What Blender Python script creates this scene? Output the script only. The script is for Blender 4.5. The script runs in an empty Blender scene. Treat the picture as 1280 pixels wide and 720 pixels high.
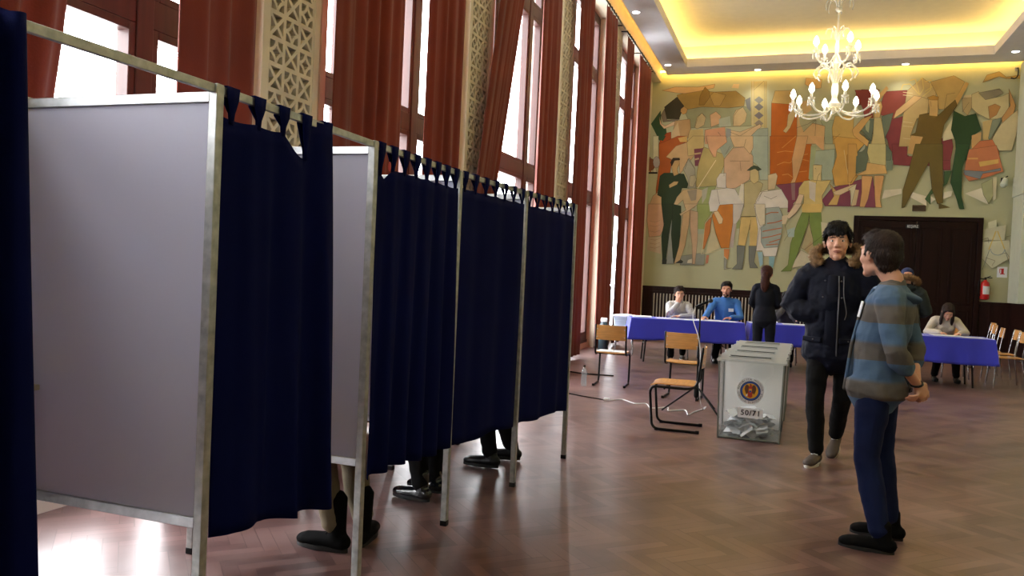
import bpy, bmesh, math, random
from mathutils import Vector as V, Matrix, noise
PI = math.pi
random.seed(7)
SC = bpy.context.scene
COL = SC.collection

# ------------------------------------------------------------------ camera
FPX, YAW, PITCH, ROLL, EYE = 1001.0, .33816, .0205, -.04519, 1.42
fwd = V((-math.sin(YAW)*math.cos(PITCH), math.cos(YAW)*math.cos(PITCH), -math.sin(PITCH)))
rt = V((math.cos(YAW), math.sin(YAW), 0)); up = rt.cross(fwd)
c_, s_ = math.cos(ROLL), math.sin(ROLL)
rt, up = c_*rt - s_*up, s_*rt + c_*up
cd = bpy.data.cameras.new('camera'); cam = bpy.data.objects.new('camera', cd); COL.objects.link(cam)
m = Matrix((rt, up, -fwd)).transposed().to_4x4(); m.translation = (0, 0, EYE)
cam.matrix_world = m
cd.sensor_width = 36; cd.lens = FPX/1280*36; cd.clip_start = .05; cd.clip_end = 200
SC.camera = cam

def on_far(px, py, Y0):
    """point of the far wall plane where a measured mark of the photograph lies"""
    d = (px-640)/FPX*rt - (py-360)/FPX*up + fwd
    return V((0, 0, EYE)) + d*(Y0/d.y)

# ------------------------------------------------------------------ materials
def lin(c):
    f = lambda v: (v/255/12.92) if v/255 <= .04045 else ((v/255+.055)/1.055)**2.4
    return (f(c[0]), f(c[1]), f(c[2]), 1)
class NT:
    def __init__(s, name):
        s.m = bpy.data.materials.new(name); s.m.use_nodes = True
        s.t = s.m.node_tree; s.n = s.t.nodes
        s.b = s.n['Principled BSDF']; s.out = s.n['Material Output']
    def new(s, k, **kw):
        n = s.n.new(k)
        for a, v in kw.items():
            if a.startswith('_'): setattr(n, a[1:], v)
            else: n.inputs[a.replace('__', ' ')].default_value = v
        return n
    def lk(s, a, b): s.t.links.new(a, b)
    def math(s, op, a, b=None, c=None):
        n = s.n.new('ShaderNodeMath'); n.operation = op
        for i, v in enumerate((a, b, c)):
            if v is None: continue
            if isinstance(v, (int, float)): n.inputs[i].default_value = v
            else: s.lk(v, n.inputs[i])
        return n.outputs[0]
def mat(name, col, rough=.6, metal=0, var=.12, vscale=6, bump=0, bscale=60, spec=.5, stretch=(1, 1, 1), sheen=0, trans=0, emit=None, est=0, coat=0):
    t = NT(name); b = t.b
    L = lin(col)
    b.inputs['Base Color'].default_value = L; b.inputs['Roughness'].default_value = rough
    b.inputs['Metallic'].default_value = metal; b.inputs['Specular IOR Level'].default_value = spec
    if coat: b.inputs['Coat Weight'].default_value = coat
    if sheen: b.inputs['Sheen Weight'].default_value = sheen; b.inputs['Sheen Roughness'].default_value = .6
    tc = t.new('ShaderNodeTexCoord'); mp = t.new('ShaderNodeMapping'); t.lk(tc.outputs['Object'], mp.inputs[0])
    mp.inputs['Scale'].default_value = stretch
    if var:
        nz = t.new('ShaderNodeTexNoise', Scale=vscale, Detail=4.0); t.lk(mp.outputs[0], nz.inputs[0])
        r = t.new('ShaderNodeMapRange'); r.inputs[1].default_value = .3; r.inputs[2].default_value = .7
        r.inputs[3].default_value = 1-var; r.inputs[4].default_value = 1+var; t.lk(nz.outputs[0], r.inputs[0])
        mx = t.new('ShaderNodeVectorMath', _operation='SCALE'); mx.inputs[0].default_value = L[:3]; t.lk(r.outputs[0], mx.inputs['Scale'])
        t.lk(mx.outputs[0], b.inputs['Base Color'])
    if bump:
        nb = t.new('ShaderNodeTexNoise', Scale=bscale, Detail=3.0); t.lk(mp.outputs[0], nb.inputs[0])
        bp = t.new('ShaderNodeBump', Strength=bump, Distance=.01); t.lk(nb.outputs[0], bp.inputs['Height']); t.lk(bp.outputs[0], b.inputs['Normal'])
    if trans:
        tr = t.new('ShaderNodeBsdfTranslucent'); ms = t.new('ShaderNodeMixShader'); ms.inputs[0].default_value = trans
        tr.inputs[0].default_value = L
        t.lk(b.outputs[0], ms.inputs[1]); t.lk(tr.outputs[0], ms.inputs[2]); t.lk(ms.outputs[0], t.out.inputs[0])
    if emit: b.inputs['Emission Color'].default_value = lin(emit); b.inputs['Emission Strength'].default_value = est
    return t.m
def glassy(name, tint=(255, 255, 255), gl=.08, rough=.02, body=0):
    """thin sheet of clear material: transmits straight through, reflects a little"""
    t = NT(name); t.n.remove(t.b)
    tr = t.new('ShaderNodeBsdfTransparent'); tr.inputs[0].default_value = lin(tint)
    g = t.new('ShaderNodeBsdfGlossy', Roughness=rough)
    lw = t.new('ShaderNodeLayerWeight'); lw.inputs[0].default_value = .5
    f2 = t.math('MULTIPLY_ADD', t.math('POWER', lw.outputs['Facing'], 5.0), .6, gl)
    ms = t.new('ShaderNodeMixShader'); t.lk(f2, ms.inputs[0]); t.lk(tr.outputs[0], ms.inputs[1]); t.lk(g.outputs[0], ms.inputs[2])
    o = ms
    if body:
        d = t.new('ShaderNodeBsdfDiffuse'); d.inputs[0].default_value = (.88, .88, .88, 1)
        tl = t.new('ShaderNodeBsdfTranslucent'); tl.inputs[0].default_value = (.97, .97, .96, 1); dm = t.new('ShaderNodeMixShader'); dm.inputs[0].default_value = .5
        t.lk(d.outputs[0], dm.inputs[1]); t.lk(tl.outputs[0], dm.inputs[2])
        m2 = t.new('ShaderNodeMixShader'); m2.inputs[0].default_value = body
        t.lk(ms.outputs[0], m2.inputs[1]); t.lk(dm.outputs[0], m2.inputs[2]); o = m2
    t.lk(o.outputs[0], t.out.inputs[0]); return t.m
def lampmat(name, col, st):
    t = NT(name); t.n.remove(t.b); e = t.new('ShaderNodeEmission', Strength=float(st)); e.inputs[0].default_value = lin(col)
    t.lk(e.outputs[0], t.out.inputs[0]); return t.m

# ------------------------------------------------------------------ mesh helpers
def B(): return bmesh.new()
def box(bm, lo, hi, mi=0, M=None):
    vs = [bm.verts.new((x, y, z)) for x in (lo[0], hi[0]) for y in (lo[1], hi[1]) for z in (lo[2], hi[2])]
    if M: 
        for v in vs: v.co = M @ v.co
    for f in ((0, 1, 3, 2), (4, 6, 7, 5), (0, 4, 5, 1), (2, 3, 7, 6), (0, 2, 6, 4), (1, 5, 7, 3)):
        fc = bm.faces.new([vs[i] for i in f]); fc.material_index = mi
    return vs
def frame_axes(t, side):
    t = t.normalized(); x = side - t*side.dot(t)
    if x.length < 1e-4: x = V((0, 1, 0)) - t*t.y
    if x.length < 1e-4: x = V((1, 0, 0))
    x.normalize(); return x, t.cross(x)
def loft(bm, rings, side=V((1, 0, 0)), n=14, cap=True, mi=0):
    """rings: (centre, a, b); closed rounded limb through them"""
    R = [(V(c), a, b) for c, a, b in rings]
    loops = []
    T = []
    for i in range(len(R)):
        d = R[min(i+1, len(R)-1)][0] - R[max(i-1, 0)][0]
        T.append(d.normalized() if d.length > 1e-6 else V((0, 0, 1)))
    seq = []
    if cap:
        c, a, b = R[0]; k = min(a, b); seq += [(c - T[0]*k*.62, a*.6, b*.6, T[0])]
    seq += [(R[i][0], R[i][1], R[i][2], T[i]) for i in range(len(R))]
    if cap:
        c, a, b = R[-1]; k = min(a, b); seq += [(c + T[-1]*k*.62, a*.6, b*.6, T[-1])]
    for c, a, b, t in seq:
        x, y = frame_axes(t, side)
        loops.append([bm.verts.new(c + x*a*math.cos(2*PI*j/n) + y*b*math.sin(2*PI*j/n)) for j in range(n)])
    for p, q in zip(loops, loops[1:]):
        for j in range(n):
            f = bm.faces.new((p[j], p[(j+1) % n], q[(j+1) % n], q[j])); f.material_index = mi
    c0 = bm.verts.new(seq[0][0] - (seq[0][3]*min(seq[0][1], seq[0][2])*.45 if cap else V()))
    c1 = bm.verts.new(seq[-1][0] + (seq[-1][3]*min(seq[-1][1], seq[-1][2])*.45 if cap else V()))
    for j in range(n):
        f = bm.faces.new((loops[0][(j+1) % n], loops[0][j], c0)); f.material_index = mi
        f = bm.faces.new((loops[-1][j], loops[-1][(j+1) % n], c1)); f.material_index = mi
def tube(bm, pts, r, n=10, cap=False, mi=0, side=V((.31, .2, .93))):
    """pipe of even radius through the points"""
    loft(bm, [(p, r, r) for p in pts], side=side, n=n, cap=cap, mi=mi)
def bend(pts, r, k=4):
    """round the corners of a polyline"""
    out = [V(pts[0])]
    for a, b, c in zip(pts, pts[1:], pts[2:]):
        a, b, c = V(a), V(b), V(c)
        p = b + (a-b).normalized()*min(r, (a-b).length*.45); q = b + (c-b).normalized()*min(r, (c-b).length*.45)
        for i in range(k+1):
            t = i/k; out.append(p*(1-t)**2 + b*2*t*(1-t) + q*t*t)
    out.append(V(pts[-1])); return out
def spline(pts, k=6):
    P = [V(p) for p in pts]; P = [P[0]*2-P[1]] + P + [P[-1]*2-P[-2]]; out = []
    for i in range(1, len(P)-2):
        a, b, c, d = P[i-1:i+3]
        for j in range(k):
            t = j/k; out.append(.5*((2*b)+(c-a)*t+(2*a-5*b+4*c-d)*t*t+(3*b-a-3*c+d)*t**3))
    out.append(P[-2]); return out
def ell(bm, c, r, M=None, n=12, mi=0):
    c = V(c); m_ = n; k = n//2+1; rows = []
    for i in range(k+1):
        th = PI*i/k
        row = []
        for j in range(m_):
            ph = 2*PI*j/m_
            p = V((r[0]*math.sin(th)*math.cos(ph), r[1]*math.sin(th)*math.sin(ph), r[2]*math.cos(th)))
            if M: p = M @ p
            row.append(c+p)
        rows.append(row)
    vt = bm.verts.new(rows[0][0]); vb = bm.verts.new(rows[-1][0])
    vs = [[bm.verts.new(p) for p in row] for row in rows[1:-1]]
    for j in range(m_):
        f = bm.faces.new((vt, vs[0][j], vs[0][(j+1) % m_])); f.material_index = mi
        f = bm.faces.new((vb, vs[-1][(j+1) % m_], vs[-1][j])); f.material_index = mi
    for p, q in zip(vs, vs[1:]):
        for j in range(m_):
            f = bm.faces.new((p[j], q[j], q[(j+1) % m_], p[(j+1) % m_])); f.material_index = mi
def lathe(bm, prof, c=(0, 0, 0), n=20, mi=0, axis=None):
    c = V(c); loops = []
    for r, z in prof:
        loops.append([bm.verts.new(c+V((r*math.cos(2*PI*j/n), r*math.sin(2*PI*j/n), z))) for j in range(n)])
    for p, q in zip(loops, loops[1:]):
        for j in range(n):
            f = bm.faces.new((p[j], p[(j+1) % n], q[(j+1) % n], q[j])); f.material_index = mi
    for lp, s in ((loops[0], 1), (loops[-1], -1)):
        f = bm.faces.new(lp[::-s] if s == 1 else lp); f.material_index = mi
def obj(name, bm, m=None, parent=None, smooth=True, bevel=0, sharp=.6, loc=None):
    me = bpy.data.meshes.new(name)
    bmesh.ops.recalc_face_normals(bm, faces=bm.faces)
    if smooth:
        for f in bm.faces: f.smooth = True
        for e in bm.edges:
            if len(e.link_faces) == 2 and e.calc_face_angle(0) > sharp: e.smooth = False
    bm.to_mesh(me); bm.free()
    for x in (m if isinstance(m, (list, tuple)) else [m]):
        if x: me.materials.append(x)
    o = bpy.data.objects.new(name, me); COL.objects.link(o)
    if parent: o.parent = parent
    if loc: o.location = loc
    if bevel:
        b = o.modifiers.new('bevel', 'BEVEL'); b.width = bevel; b.segments = 2; b.limit_method = 'ANGLE'; b.angle_limit = .8
    return o
CT = bpy.data.textures.new('folds', 'CLOUDS'); CT.noise_scale = .12; CT.noise_depth = 2
CF = bpy.data.textures.new('fine', 'CLOUDS'); CF.noise_scale = .02; CF.noise_depth = 2
def fuse(name, bm, m, parent, voxel=.01, it=3, folds=0, fine=0, tex=None):
    """melt overlapping lofts into one continuous skin"""
    me = bpy.data.meshes.new('tmp'); bmesh.ops.recalc_face_normals(bm, faces=bm.faces); bm.to_mesh(me); bm.free()
    o = bpy.data.objects.new('tmp', me); COL.objects.link(o)
    r = o.modifiers.new('r', 'REMESH'); r.mode = 'VOXEL'; r.voxel_size = voxel
    s = o.modifiers.new('s', 'SMOOTH'); s.iterations = it; s.factor = .5
    if folds:
        d = o.modifiers.new('d', 'DISPLACE'); d.texture = tex or CT; d.strength = folds; d.mid_level = .5; d.texture_coords = 'LOCAL'
    if fine:
        d = o.modifiers.new('d', 'DISPLACE'); d.texture = CF; d.strength = fine; d.mid_level = .4; d.texture_coords = 'LOCAL'
    dg = bpy.context.evaluated_depsgraph_get(); dg.update()
    nm = bpy.data.meshes.new_from_object(o.evaluated_get(dg)); nm.name = name
    bpy.data.objects.remove(o); bpy.data.meshes.remove(me)
    nm.polygons.foreach_set('use_smooth', [True]*len(nm.polygons))
    nm.materials.clear(); nm.materials.append(m)
    o = bpy.data.objects.new(name, nm); COL.objects.link(o); o.parent = parent
    return o
def tag(o, label=None, cat=None, group=None, kind=None):
    if label: o['label'] = label
    if cat: o['category'] = cat
    if group: o['group'] = group
    if kind: o['kind'] = kind
    return o
def thing(name, label, cat, loc=(0, 0, 0), rz=0, group=None):
    o = bpy.data.objects.new(name, None); COL.objects.link(o); o.empty_display_size = .1
    o.location = loc; o.rotation_euler = (0, 0, rz); return tag(o, label, cat, group)
def struct(o, label=None): return tag(o, label, kind='structure')
def dup(root, loc=None, rz=None, label=None, parent=None):
    r = root.copy(); COL.objects.link(r)
    if parent: r.parent = parent
    if loc is not None: r.location = loc
    if rz is not None: r.rotation_euler = (0, 0, rz)
    if label: r['label'] = label
    for ch in [o for o in KIDS(root)]: dup(ch, parent=r)
    return r
def KIDS(o): return list(o.children)
def rod(name, pts, r, m, parent, **k):
    bm = B(); tube(bm, pts, r, **k); return obj(name, bm, m, parent)
def bx(name, lo, hi, m, parent=None, bevel=.003, **k):
    bm = B(); box(bm, lo, hi); return obj(name, bm, m, parent, bevel=bevel, **k)
def text_mesh(name, body, size, m, parent, M, thick=.0008, spacing=1.0, bold=False):
    c = bpy.data.curves.new(name, 'FONT'); c.body = body; c.size = size; c.extrude = thick; c.align_x = 'CENTER'; c.align_y = 'CENTER'; c.resolution_u = 3
    c.space_character = spacing; c.offset = .0012 if bold else 0
    o = bpy.data.objects.new('t', c); COL.objects.link(o)
    dg = bpy.context.evaluated_depsgraph_get(); dg.update()
    me = bpy.data.meshes.new_from_object(o.evaluated_get(dg)); bpy.data.objects.remove(o)
    me.transform(M); me.materials.clear(); me.materials.append(m); me.name = name
    o = bpy.data.objects.new(name, me); COL.objects.link(o); o.parent = parent; return o
# ------------------------------------------------------------------ palette
M_wall = mat('sage_wall', (186, 188, 152), .75, var=.05, vscale=1.2, bump=.15, bscale=30)
M_cream = mat('cream_plaster', (222, 212, 188), .65, var=.06, vscale=3)
M_lattice = mat('lattice_plaster', (214, 204, 180), .7, var=.08, vscale=5)
M_soffit = mat('white_ceiling', (226, 224, 228), .8, var=.03)
M_ceil = mat('beige_ceiling', (224, 216, 190), .8, var=.03)
M_wood = mat('dark_wood', (40, 19, 16), .5, var=.35, vscale=3, stretch=(6, 6, .5), spec=.2)
M_door = mat('door_wood', (30, 12, 10), .5, var=.3, vscale=3, stretch=(6, 6, .4), spec=.15)
M_frame = mat('window_wood', (74, 42, 36), .4, var=.25, vscale=4, stretch=(5, 5, .6))
M_pane = glassy('window_glass')
M_red = mat('rust_curtain_cloth', (124, 46, 27), .8, var=.12, vscale=3, bump=.2, bscale=90, sheen=.15, trans=.28)
M_black = mat('black_metal', (18, 17, 18), .35, metal=.6, var=.1)
M_alu = mat('aluminium', (186, 188, 190), .32, metal=.9, var=.18, vscale=20)
M_galv = mat('galvanised_tube', (176, 178, 176), .42, metal=.6, var=.25, vscale=25)
M_white = mat('white_paper', (236, 238, 240), .7, var=.03)
M_strip = lampmat('warm_led_strip', (255, 214, 124), 48)
M_strip2 = lampmat('wall_led_strip', (255, 200, 100), 34)
M_strip3 = lampmat('cornice_led_strip', (255, 186, 92), 9)
M_lampw = lampmat('downlight_disc', (255, 250, 240), 14)
XL, XR, YF, YB, ZC = -3.65, 4.6, 20.5, -5.0, 6.54

# ------------------------------------------------------------------ floor: herringbone parquet
def floor_material():
    t = NT('worn_parquet'); b = t.b
    tc = t.new('ShaderNodeTexCoord'); mp = t.new('ShaderNodeMapping'); t.lk(tc.outputs['Object'], mp.inputs[0])
    mp.inputs['Rotation'].default_value = (0, 0, PI/4); mp.inputs['Scale'].default_value = (14, 14, 14)
    sx = t.new('ShaderNodeSeparateXYZ'); t.lk(mp.outputs[0], sx.inputs[0]); x, y = sx.outputs[0], sx.outputs[1]
    N = 5.0
    i, j = t.math('FLOOR', x), t.math('FLOOR', y)
    md = t.math('FLOORED_MODULO', t.math('SUBTRACT', i, j), 2*N)
    hor = t.math('LESS_THAN', md, N-.5)
    ah = t.math('FLOORED_MODULO', t.math('SUBTRACT', x, j), 2*N)
    av = t.math('FLOORED_MODULO', t.math('SUBTRACT', t.math('SUBTRACT', y, i), 1.0), 2*N)
    def pick(p, q):
        n = t.new('ShaderNodeMix'); n.data_type = 'FLOAT'; t.lk(hor, n.inputs[0]); t.lk(q, n.inputs[2]); t.lk(p, n.inputs[3]); return n.outputs[0]
    along = pick(ah, av); across = pick(t.math('FRACT', y), t.math('FRACT', x))
    def edge(v, L):
        return t.math('MINIMUM', v, t.math('SUBTRACT', L, v))
    e = t.math('MINIMUM', edge(along, N), edge(across, 1.0))
    seam = t.math('LESS_THAN', e, .032)
    idh = t.math('FLOOR', t.math('DIVIDE', t.math('SUBTRACT', x, j), 2*N)); idv = t.math('FLOOR', t.math('DIVIDE', t.math('SUBTRACT', t.math('SUBTRACT', y, i), 1.0), 2*N))
    cx = t.new('ShaderNodeCombineXYZ'); t.lk(pick(idh, idv), cx.inputs[0]); t.lk(pick(j, i), cx.inputs[1]); t.lk(hor, cx.inputs[2])
    wn = t.new('ShaderNodeTexWhiteNoise'); t.lk(cx.outputs[0], wn.inputs[0])
    ramp = t.new('ShaderNodeValToRGB'); t.lk(wn.outputs[0], ramp.inputs[0])
    cr = ramp.color_ramp; cr.elements[0].color = lin((82, 57, 55)); cr.elements[1].color = lin((118, 88, 84))
    big = t.new('ShaderNodeTexNoise', Scale=.9, Detail=6.0, Roughness=.65); t.lk(tc.outputs['Object'], big.inputs[0])
    wear = t.new('ShaderNodeTexNoise', Scale=2.6, Detail=5.0, Roughness=.55); t.lk(tc.outputs['Object'], wear.inputs[0])
    mr = t.new('ShaderNodeMapRange'); t.lk(big.outputs[0], mr.inputs[0]); mr.inputs[1].default_value = .35; mr.inputs[2].default_value = .68; mr.inputs[3].default_value = .76; mr.inputs[4].default_value = 1.22
    sc = t.new('ShaderNodeVectorMath', _operation='SCALE'); t.lk(ramp.outputs[0], sc.inputs[0]); t.lk(mr.outputs[0], sc.inputs['Scale'])
    gm = t.new('ShaderNodeMix'); gm.data_type = 'RGBA'; t.lk(sc.outputs[0], gm.inputs[6]); gm.inputs[7].default_value = lin((146, 124, 120))
    wr = t.new('ShaderNodeMapRange'); t.lk(wear.outputs[0], wr.inputs[0]); wr.inputs[1].default_value = .42; wr.inputs[2].default_value = .8; wr.inputs[4].default_value = .45
    t.lk(wr.outputs[0], gm.inputs[0])
    brk = t.new('ShaderNodeTexNoise', Scale=3.0, Detail=2.0); t.lk(tc.outputs['Object'], brk.inputs[0])
    bk = t.new('ShaderNodeMapRange'); t.lk(brk.outputs[0], bk.inputs[0]); bk.inputs[1].default_value = .35; bk.inputs[2].default_value = .7; bk.inputs[3].default_value = .1; sg = t.math('MULTIPLY', seam, bk.outputs[0])
    dm = t.new('ShaderNodeMix'); dm.data_type = 'RGBA'; t.lk(gm.outputs[2], dm.inputs[6]); dm.inputs[7].default_value = lin((46, 28, 24))
    t.lk(t.math('MULTIPLY', sg, .85), dm.inputs[0]); t.lk(dm.outputs[2], b.inputs['Base Color'])
    rr = t.new('ShaderNodeMapRange'); t.lk(wear.outputs[0], rr.inputs[0]); rr.inputs[1].default_value = .3; rr.inputs[2].default_value = .75; rr.inputs[3].default_value = .28; rr.inputs[4].default_value = .37
    t.lk(rr.outputs[0], b.inputs['Roughness']); b.inputs['Specular IOR Level'].default_value = .8
    ht = t.math('ADD', t.math('MULTIPLY', wn.outputs[0], .5), t.math('MULTIPLY', sg, -1.2))
    bp = t.new('ShaderNodeBump', Strength=.3, Distance=.003); t.lk(ht, bp.inputs['Height']); t.lk(bp.outputs[0], b.inputs['Normal'])
    return t.m
struct(bx('floor', (XL-.6, YB, -.12), (XR, YF, 0), floor_material(), bevel=0))

# ------------------------------------------------------------------ walls
PC = [5.02+3.63*k for k in range(-2, 5)]      # pilaster centres along the window wall
HW = .55; XG = -3.87
bm = B()
for c in PC: 
    y1 = c+HW if c < 19 else YF
    box(bm, (XG-.1, c-HW, 0), (XL, y1, 7.4))
box(bm, (XG-.1, YB, 0), (XL, PC[0]-HW, 7.4))
for a, b_ in zip(PC, PC[1:]):
    box(bm, (XG-.1, a+HW, 6.42), (XL-.02, b_-HW, 7.4)); box(bm, (XG-.1, a+HW, 0), (XL-.12, b_-HW, .1))
struct(obj('wall_left', bm, M_cream, smooth=False))
struct(bx('wall_far', (XG-.1, YF, 0), (XR+.3, YF+.2, 7.4), M_wall, bevel=0))
struct(bx('wall_right', (XR, YB, 0), (XR+.2, YF, 7.4), M_wall, bevel=0))
struct(bx('wall_back', (XG-.1, YB-.2, 0), (XR+.3, YB, 7.4), M_wall, bevel=0))
# ceiling: suspended border with a lit recess
bm = B(); G = .15
x0, x1, y0, y1 = -2.7, 3.8, -3.8, 19.65
zb, zt = ZC, ZC+.2
for lo, hi in (((XL+.38, YB, zb), (x0, YF-G, zt)), ((x1, YB, zb), (XR-.02, YF-G, zt)), ((x0, y1, zb), (x1, YF-G, zt)), ((x0, YB, zb), (x1, y0, zt))):
    box(bm, lo, hi)
struct(obj('trim_1', bm, M_soffit, smooth=False), 'pale suspended ceiling border with downlights')
bm = B(); box(bm, (x0-.55, y0-.4, 7.15), (x1+.55, y1+.55, 7.3))
box(bm, (x0-.55, y0-.4, zt+.02), (x0-.45, y1+.55, 7.15)); box(bm, (x1+.45, y0-.4, zt+.02), (x1+.55, y1+.55, 7.15))
box(bm, (x0-.55, y1+.45, zt+.02), (x1+.55, y1+.55, 7.15)); box(bm, (x0-.55, y0-.5, zt+.02), (x1+.55, y0-.4, 7.15))
box(bm, (XG-.1, YB-.1, 7.3), (XR+.3, YF+.1, 7.42))
struct(obj('ceiling', bm, M_ceil, smooth=False))
bm = B()
for lo, hi in (((x0-.28, y0, zt+.005), (x0-.25, y1+.28, zt+.03)), ((x1+.25, y0, zt+.005), (x1+.28, y1+.28, zt+.03)), ((x0-.25, y1+.25, zt+.005), (x1+.25, y1+.28, zt+.03))):
    box(bm, lo, hi)
tag(obj('led_strip', bm, M_strip, smooth=False), 'warm yellow light strip hidden on the ledge of the ceiling recess', 'light strip')
bm = B(); box(bm, (XL+.37, -3, ZC+.07), (XL+.385, YF-G-.02, ZC+.11))
tag(obj('led_strip', bm, M_strip3, smooth=False), 'warm light strip above the gap along the window wall', 'light strip')
bm = B(); box(bm, (XL+G+.02, YF-G, ZC+.07), (XR-.1, YF-G+.01, ZC+.11))
tag(obj('led_strip', bm, M_strip2, smooth=False), 'warm light strip above the gap over the mural wall', 'light strip')

struct(bx('trim_13', (XL-.01, YB, 6.4), (XL+.21, YF, 6.85), M_cream), 'cornice board over the curtain rods')
# downlights
def downlight(x, y, lab, first=[]):
    if not first:
        t = thing('downlight', lab, 'ceiling light', (x, y, ZC), 0, 'round downlights in the ceiling border')
        bm = B(); lathe(bm, [(.098, 0), (.1, -.008), (.075, -.012), (.07, -.004)], n=24); obj('trim_ring', bm, M_soffit, t)
        bm = B(); lathe(bm, [(.072, -.0055), (.07, -.0085), (.04, -.011)], n=24); obj('lamp_disc', bm, M_lampw, t)
        first.append(t)
    else: t = dup(first[0], (x, y, ZC), 0, lab)
    l = bpy.data.lights.new('downlight_beam', 'SPOT'); l.energy = 30; l.spot_size = 1.9; l.spot_blend = .8; l.color = (1, .93, .82); l.shadow_soft_size = .06
    o = bpy.data.objects.new('downlight_beam', l); COL.objects.link(o); o.location = (x, y, ZC-.03)
for i, (x, y, lab) in enumerate([(-3.14, 15.42, 'downlight above the window side nearer than the corner one'), (-3.11, 19.37, 'downlight at the corner where curtains meet the mural'),
    (-1.08, 20.16, 'downlight left of the chandelier above the mural'), (2.14, 20.16, 'downlight right of the chandelier above the mural'),
    (4.16, 19.48, 'downlight at the right end of the ceiling border')]): downlight(x, y, lab)
for y in (11.4, 7.4, 3.4, -.6):
    for x in (-3.14, 4.16): downlight(x, y, 'downlight in the ceiling border outside the view')
for y in (15.4,): downlight(4.16, y, 'downlight in the ceiling border outside the view')

# windows
def window(k, ya, yb):
    w = bx('window_%d' % k, (XG-.04, ya, .1), (XG+.08, yb, .16), M_frame)
    struct(w, 'tall dark wood window in the left wall')
    L = yb-ya; mid = (ya+yb)/2; z0, z1 = .16, 6.42
    bm = B()
    X0, X1 = XG-.05, XG+.06
    box(bm, (X0, ya, z0), (X1, ya+.1, z1)); box(bm, (X0, yb-.1, z0), (X1, yb, z1)); 
    m1, m2 = ya+.61, yb-.61; mw = .065
    for q in (m1, m2): box(bm, (X0, q-mw, z0), (X1+.02, q+mw, z1))
    for z, h in ((.21, .05), (2.9, .09), (5.27, .08), (6.36, .06)):
        for a, b_ in ((ya+.1, m1-mw), (m1+mw, m2-mw), (m2+mw, yb-.1)): box(bm, (X0, a, z-h), (X1+.01, b_, z+h))
    for a, b_ in ((ya+.1, m1-mw), (m1+mw, m2-mw), (m2+mw, yb-.1)):       # casements
        for zz0, zz1 in ((.26, 2.81), (2.99, 5.19), (5.35, 6.3)):
            s = .05
            box(bm, (X0+.02, a, zz0), (X1+.01, a+s, zz1)); box(bm, (X0+.02, b_-s, zz0), (X1+.01, b_, zz1))
            box(bm, (X0+.02, a+s, zz0), (X1+.01, b_-s, zz0+s)); box(bm, (X0+.02, a+s, zz1-s), (X1+.01, b_-s, zz1))
    obj('window_frame', bm, M_frame, w, bevel=.006)
    bm = B(); box(bm, (XG-.006, ya+.05, .2), (XG, yb-.05, 6.38)); obj('window_pane', bm, M_pane, w, smooth=False)
    l = bpy.data.lights.new('window_daylight', 'AREA'); l.shape = 'RECTANGLE'; l.size = 6.1; l.size_y = L; l.cycles.is_portal = True
    o = bpy.data.objects.new('window_daylight', l); COL.objects.link(o); o.location = (XG-.12, mid, 3.35)
    o.rotation_euler = (0, -PI/2, 0)
for k, (a, b_) in enumerate(zip(PC, PC[1:])): window(k+1, a+HW, b_-HW)

# pilaster panels with plaster lattice
def lattice_mesh():
    bm = B(); s = .18; r = .016; d0, d1 = 0, .085
    def rib(p, q, w=r):
        p, q = V((0, *p)), V((0, *q)); d = (q-p).normalized(); n = V((0, -d.z, d.y))*w
        vs = [bm.verts.new(v + V((x, 0, 0))) for v in (p+n, q+n, q-n, p-n) for x in (d0, d1)]
        for f in ((0, 2, 3, 1), (2, 4, 5, 3), (4, 6, 7, 5), (6, 0, 1, 7), (1, 3, 5, 7)): bm.faces.new([vs[i] for i in f])
    for i in range(3):
        for j in range(27):
            y, z = (i-1.5)*s, 1.35 + j*s*1.02
            rib((y, z), (y+s, z)); rib((y, z), (y, z+s))
            if i == 2: rib((y+s, z), (y+s, z+s))
            if (i+j) % 2: rib((y, z), (y+s, z+s), .013); rib((y+s, z), (y, z+s), .013)
            else:
                for cx, cz, a0 in ((y, z, 0), (y+s, z, PI/2), (y+s, z+s, PI), (y, z+s, 1.5*PI)):
                    R = s*.5; pts = [(cx+R*math.cos(a0+k*PI/8), cz+R*math.sin(a0+k*PI/8)) for k in range(5)]
                    for p, q in zip(pts, pts[1:]): rib(p, q, .012)
    return bm
lat = None
for k, c in enumerate(PC[:-1]):
    bm = B(); e = .07
    y0_, y1_ = c-.46, c+.46; X = XL
    for a, b_ in ((c-.54, c-.46), (c+.46, c+.54)): box(bm, (X, a, 1.25), (X+.035, b_, 6.42))
    for a, b_ in ((c-.35, c-.275), (c+.275, c+.35)): box(bm, (X, a, 1.25), (X+.095, b_, 6.42))
    box(bm, (X, c-.275, 6.2), (X+.09, c+.275, 6.42)); box(bm, (X, c-.275, 1.25), (X+.09, c+.275, 1.34))
    t = struct(obj('trim_%d' % (k+2), bm, M_cream, smooth=False, bevel=.006), 'cream pilaster with pierced plaster lattice between windows')
    if lat is None: 
        lat = obj('lattice', lattice_mesh(), M_lattice, t, smooth=False); lat.location = (X+.001, c, 0)
    else:
        l2 = lat.copy(); COL.objects.link(l2); l2.parent = t; l2.location = (X+.001, c, 0)
    w = bx('wainscot', (X, c-HW-.02, 0), (X+.055, c+HW+.02, 1.22), M_wood, t)
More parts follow.
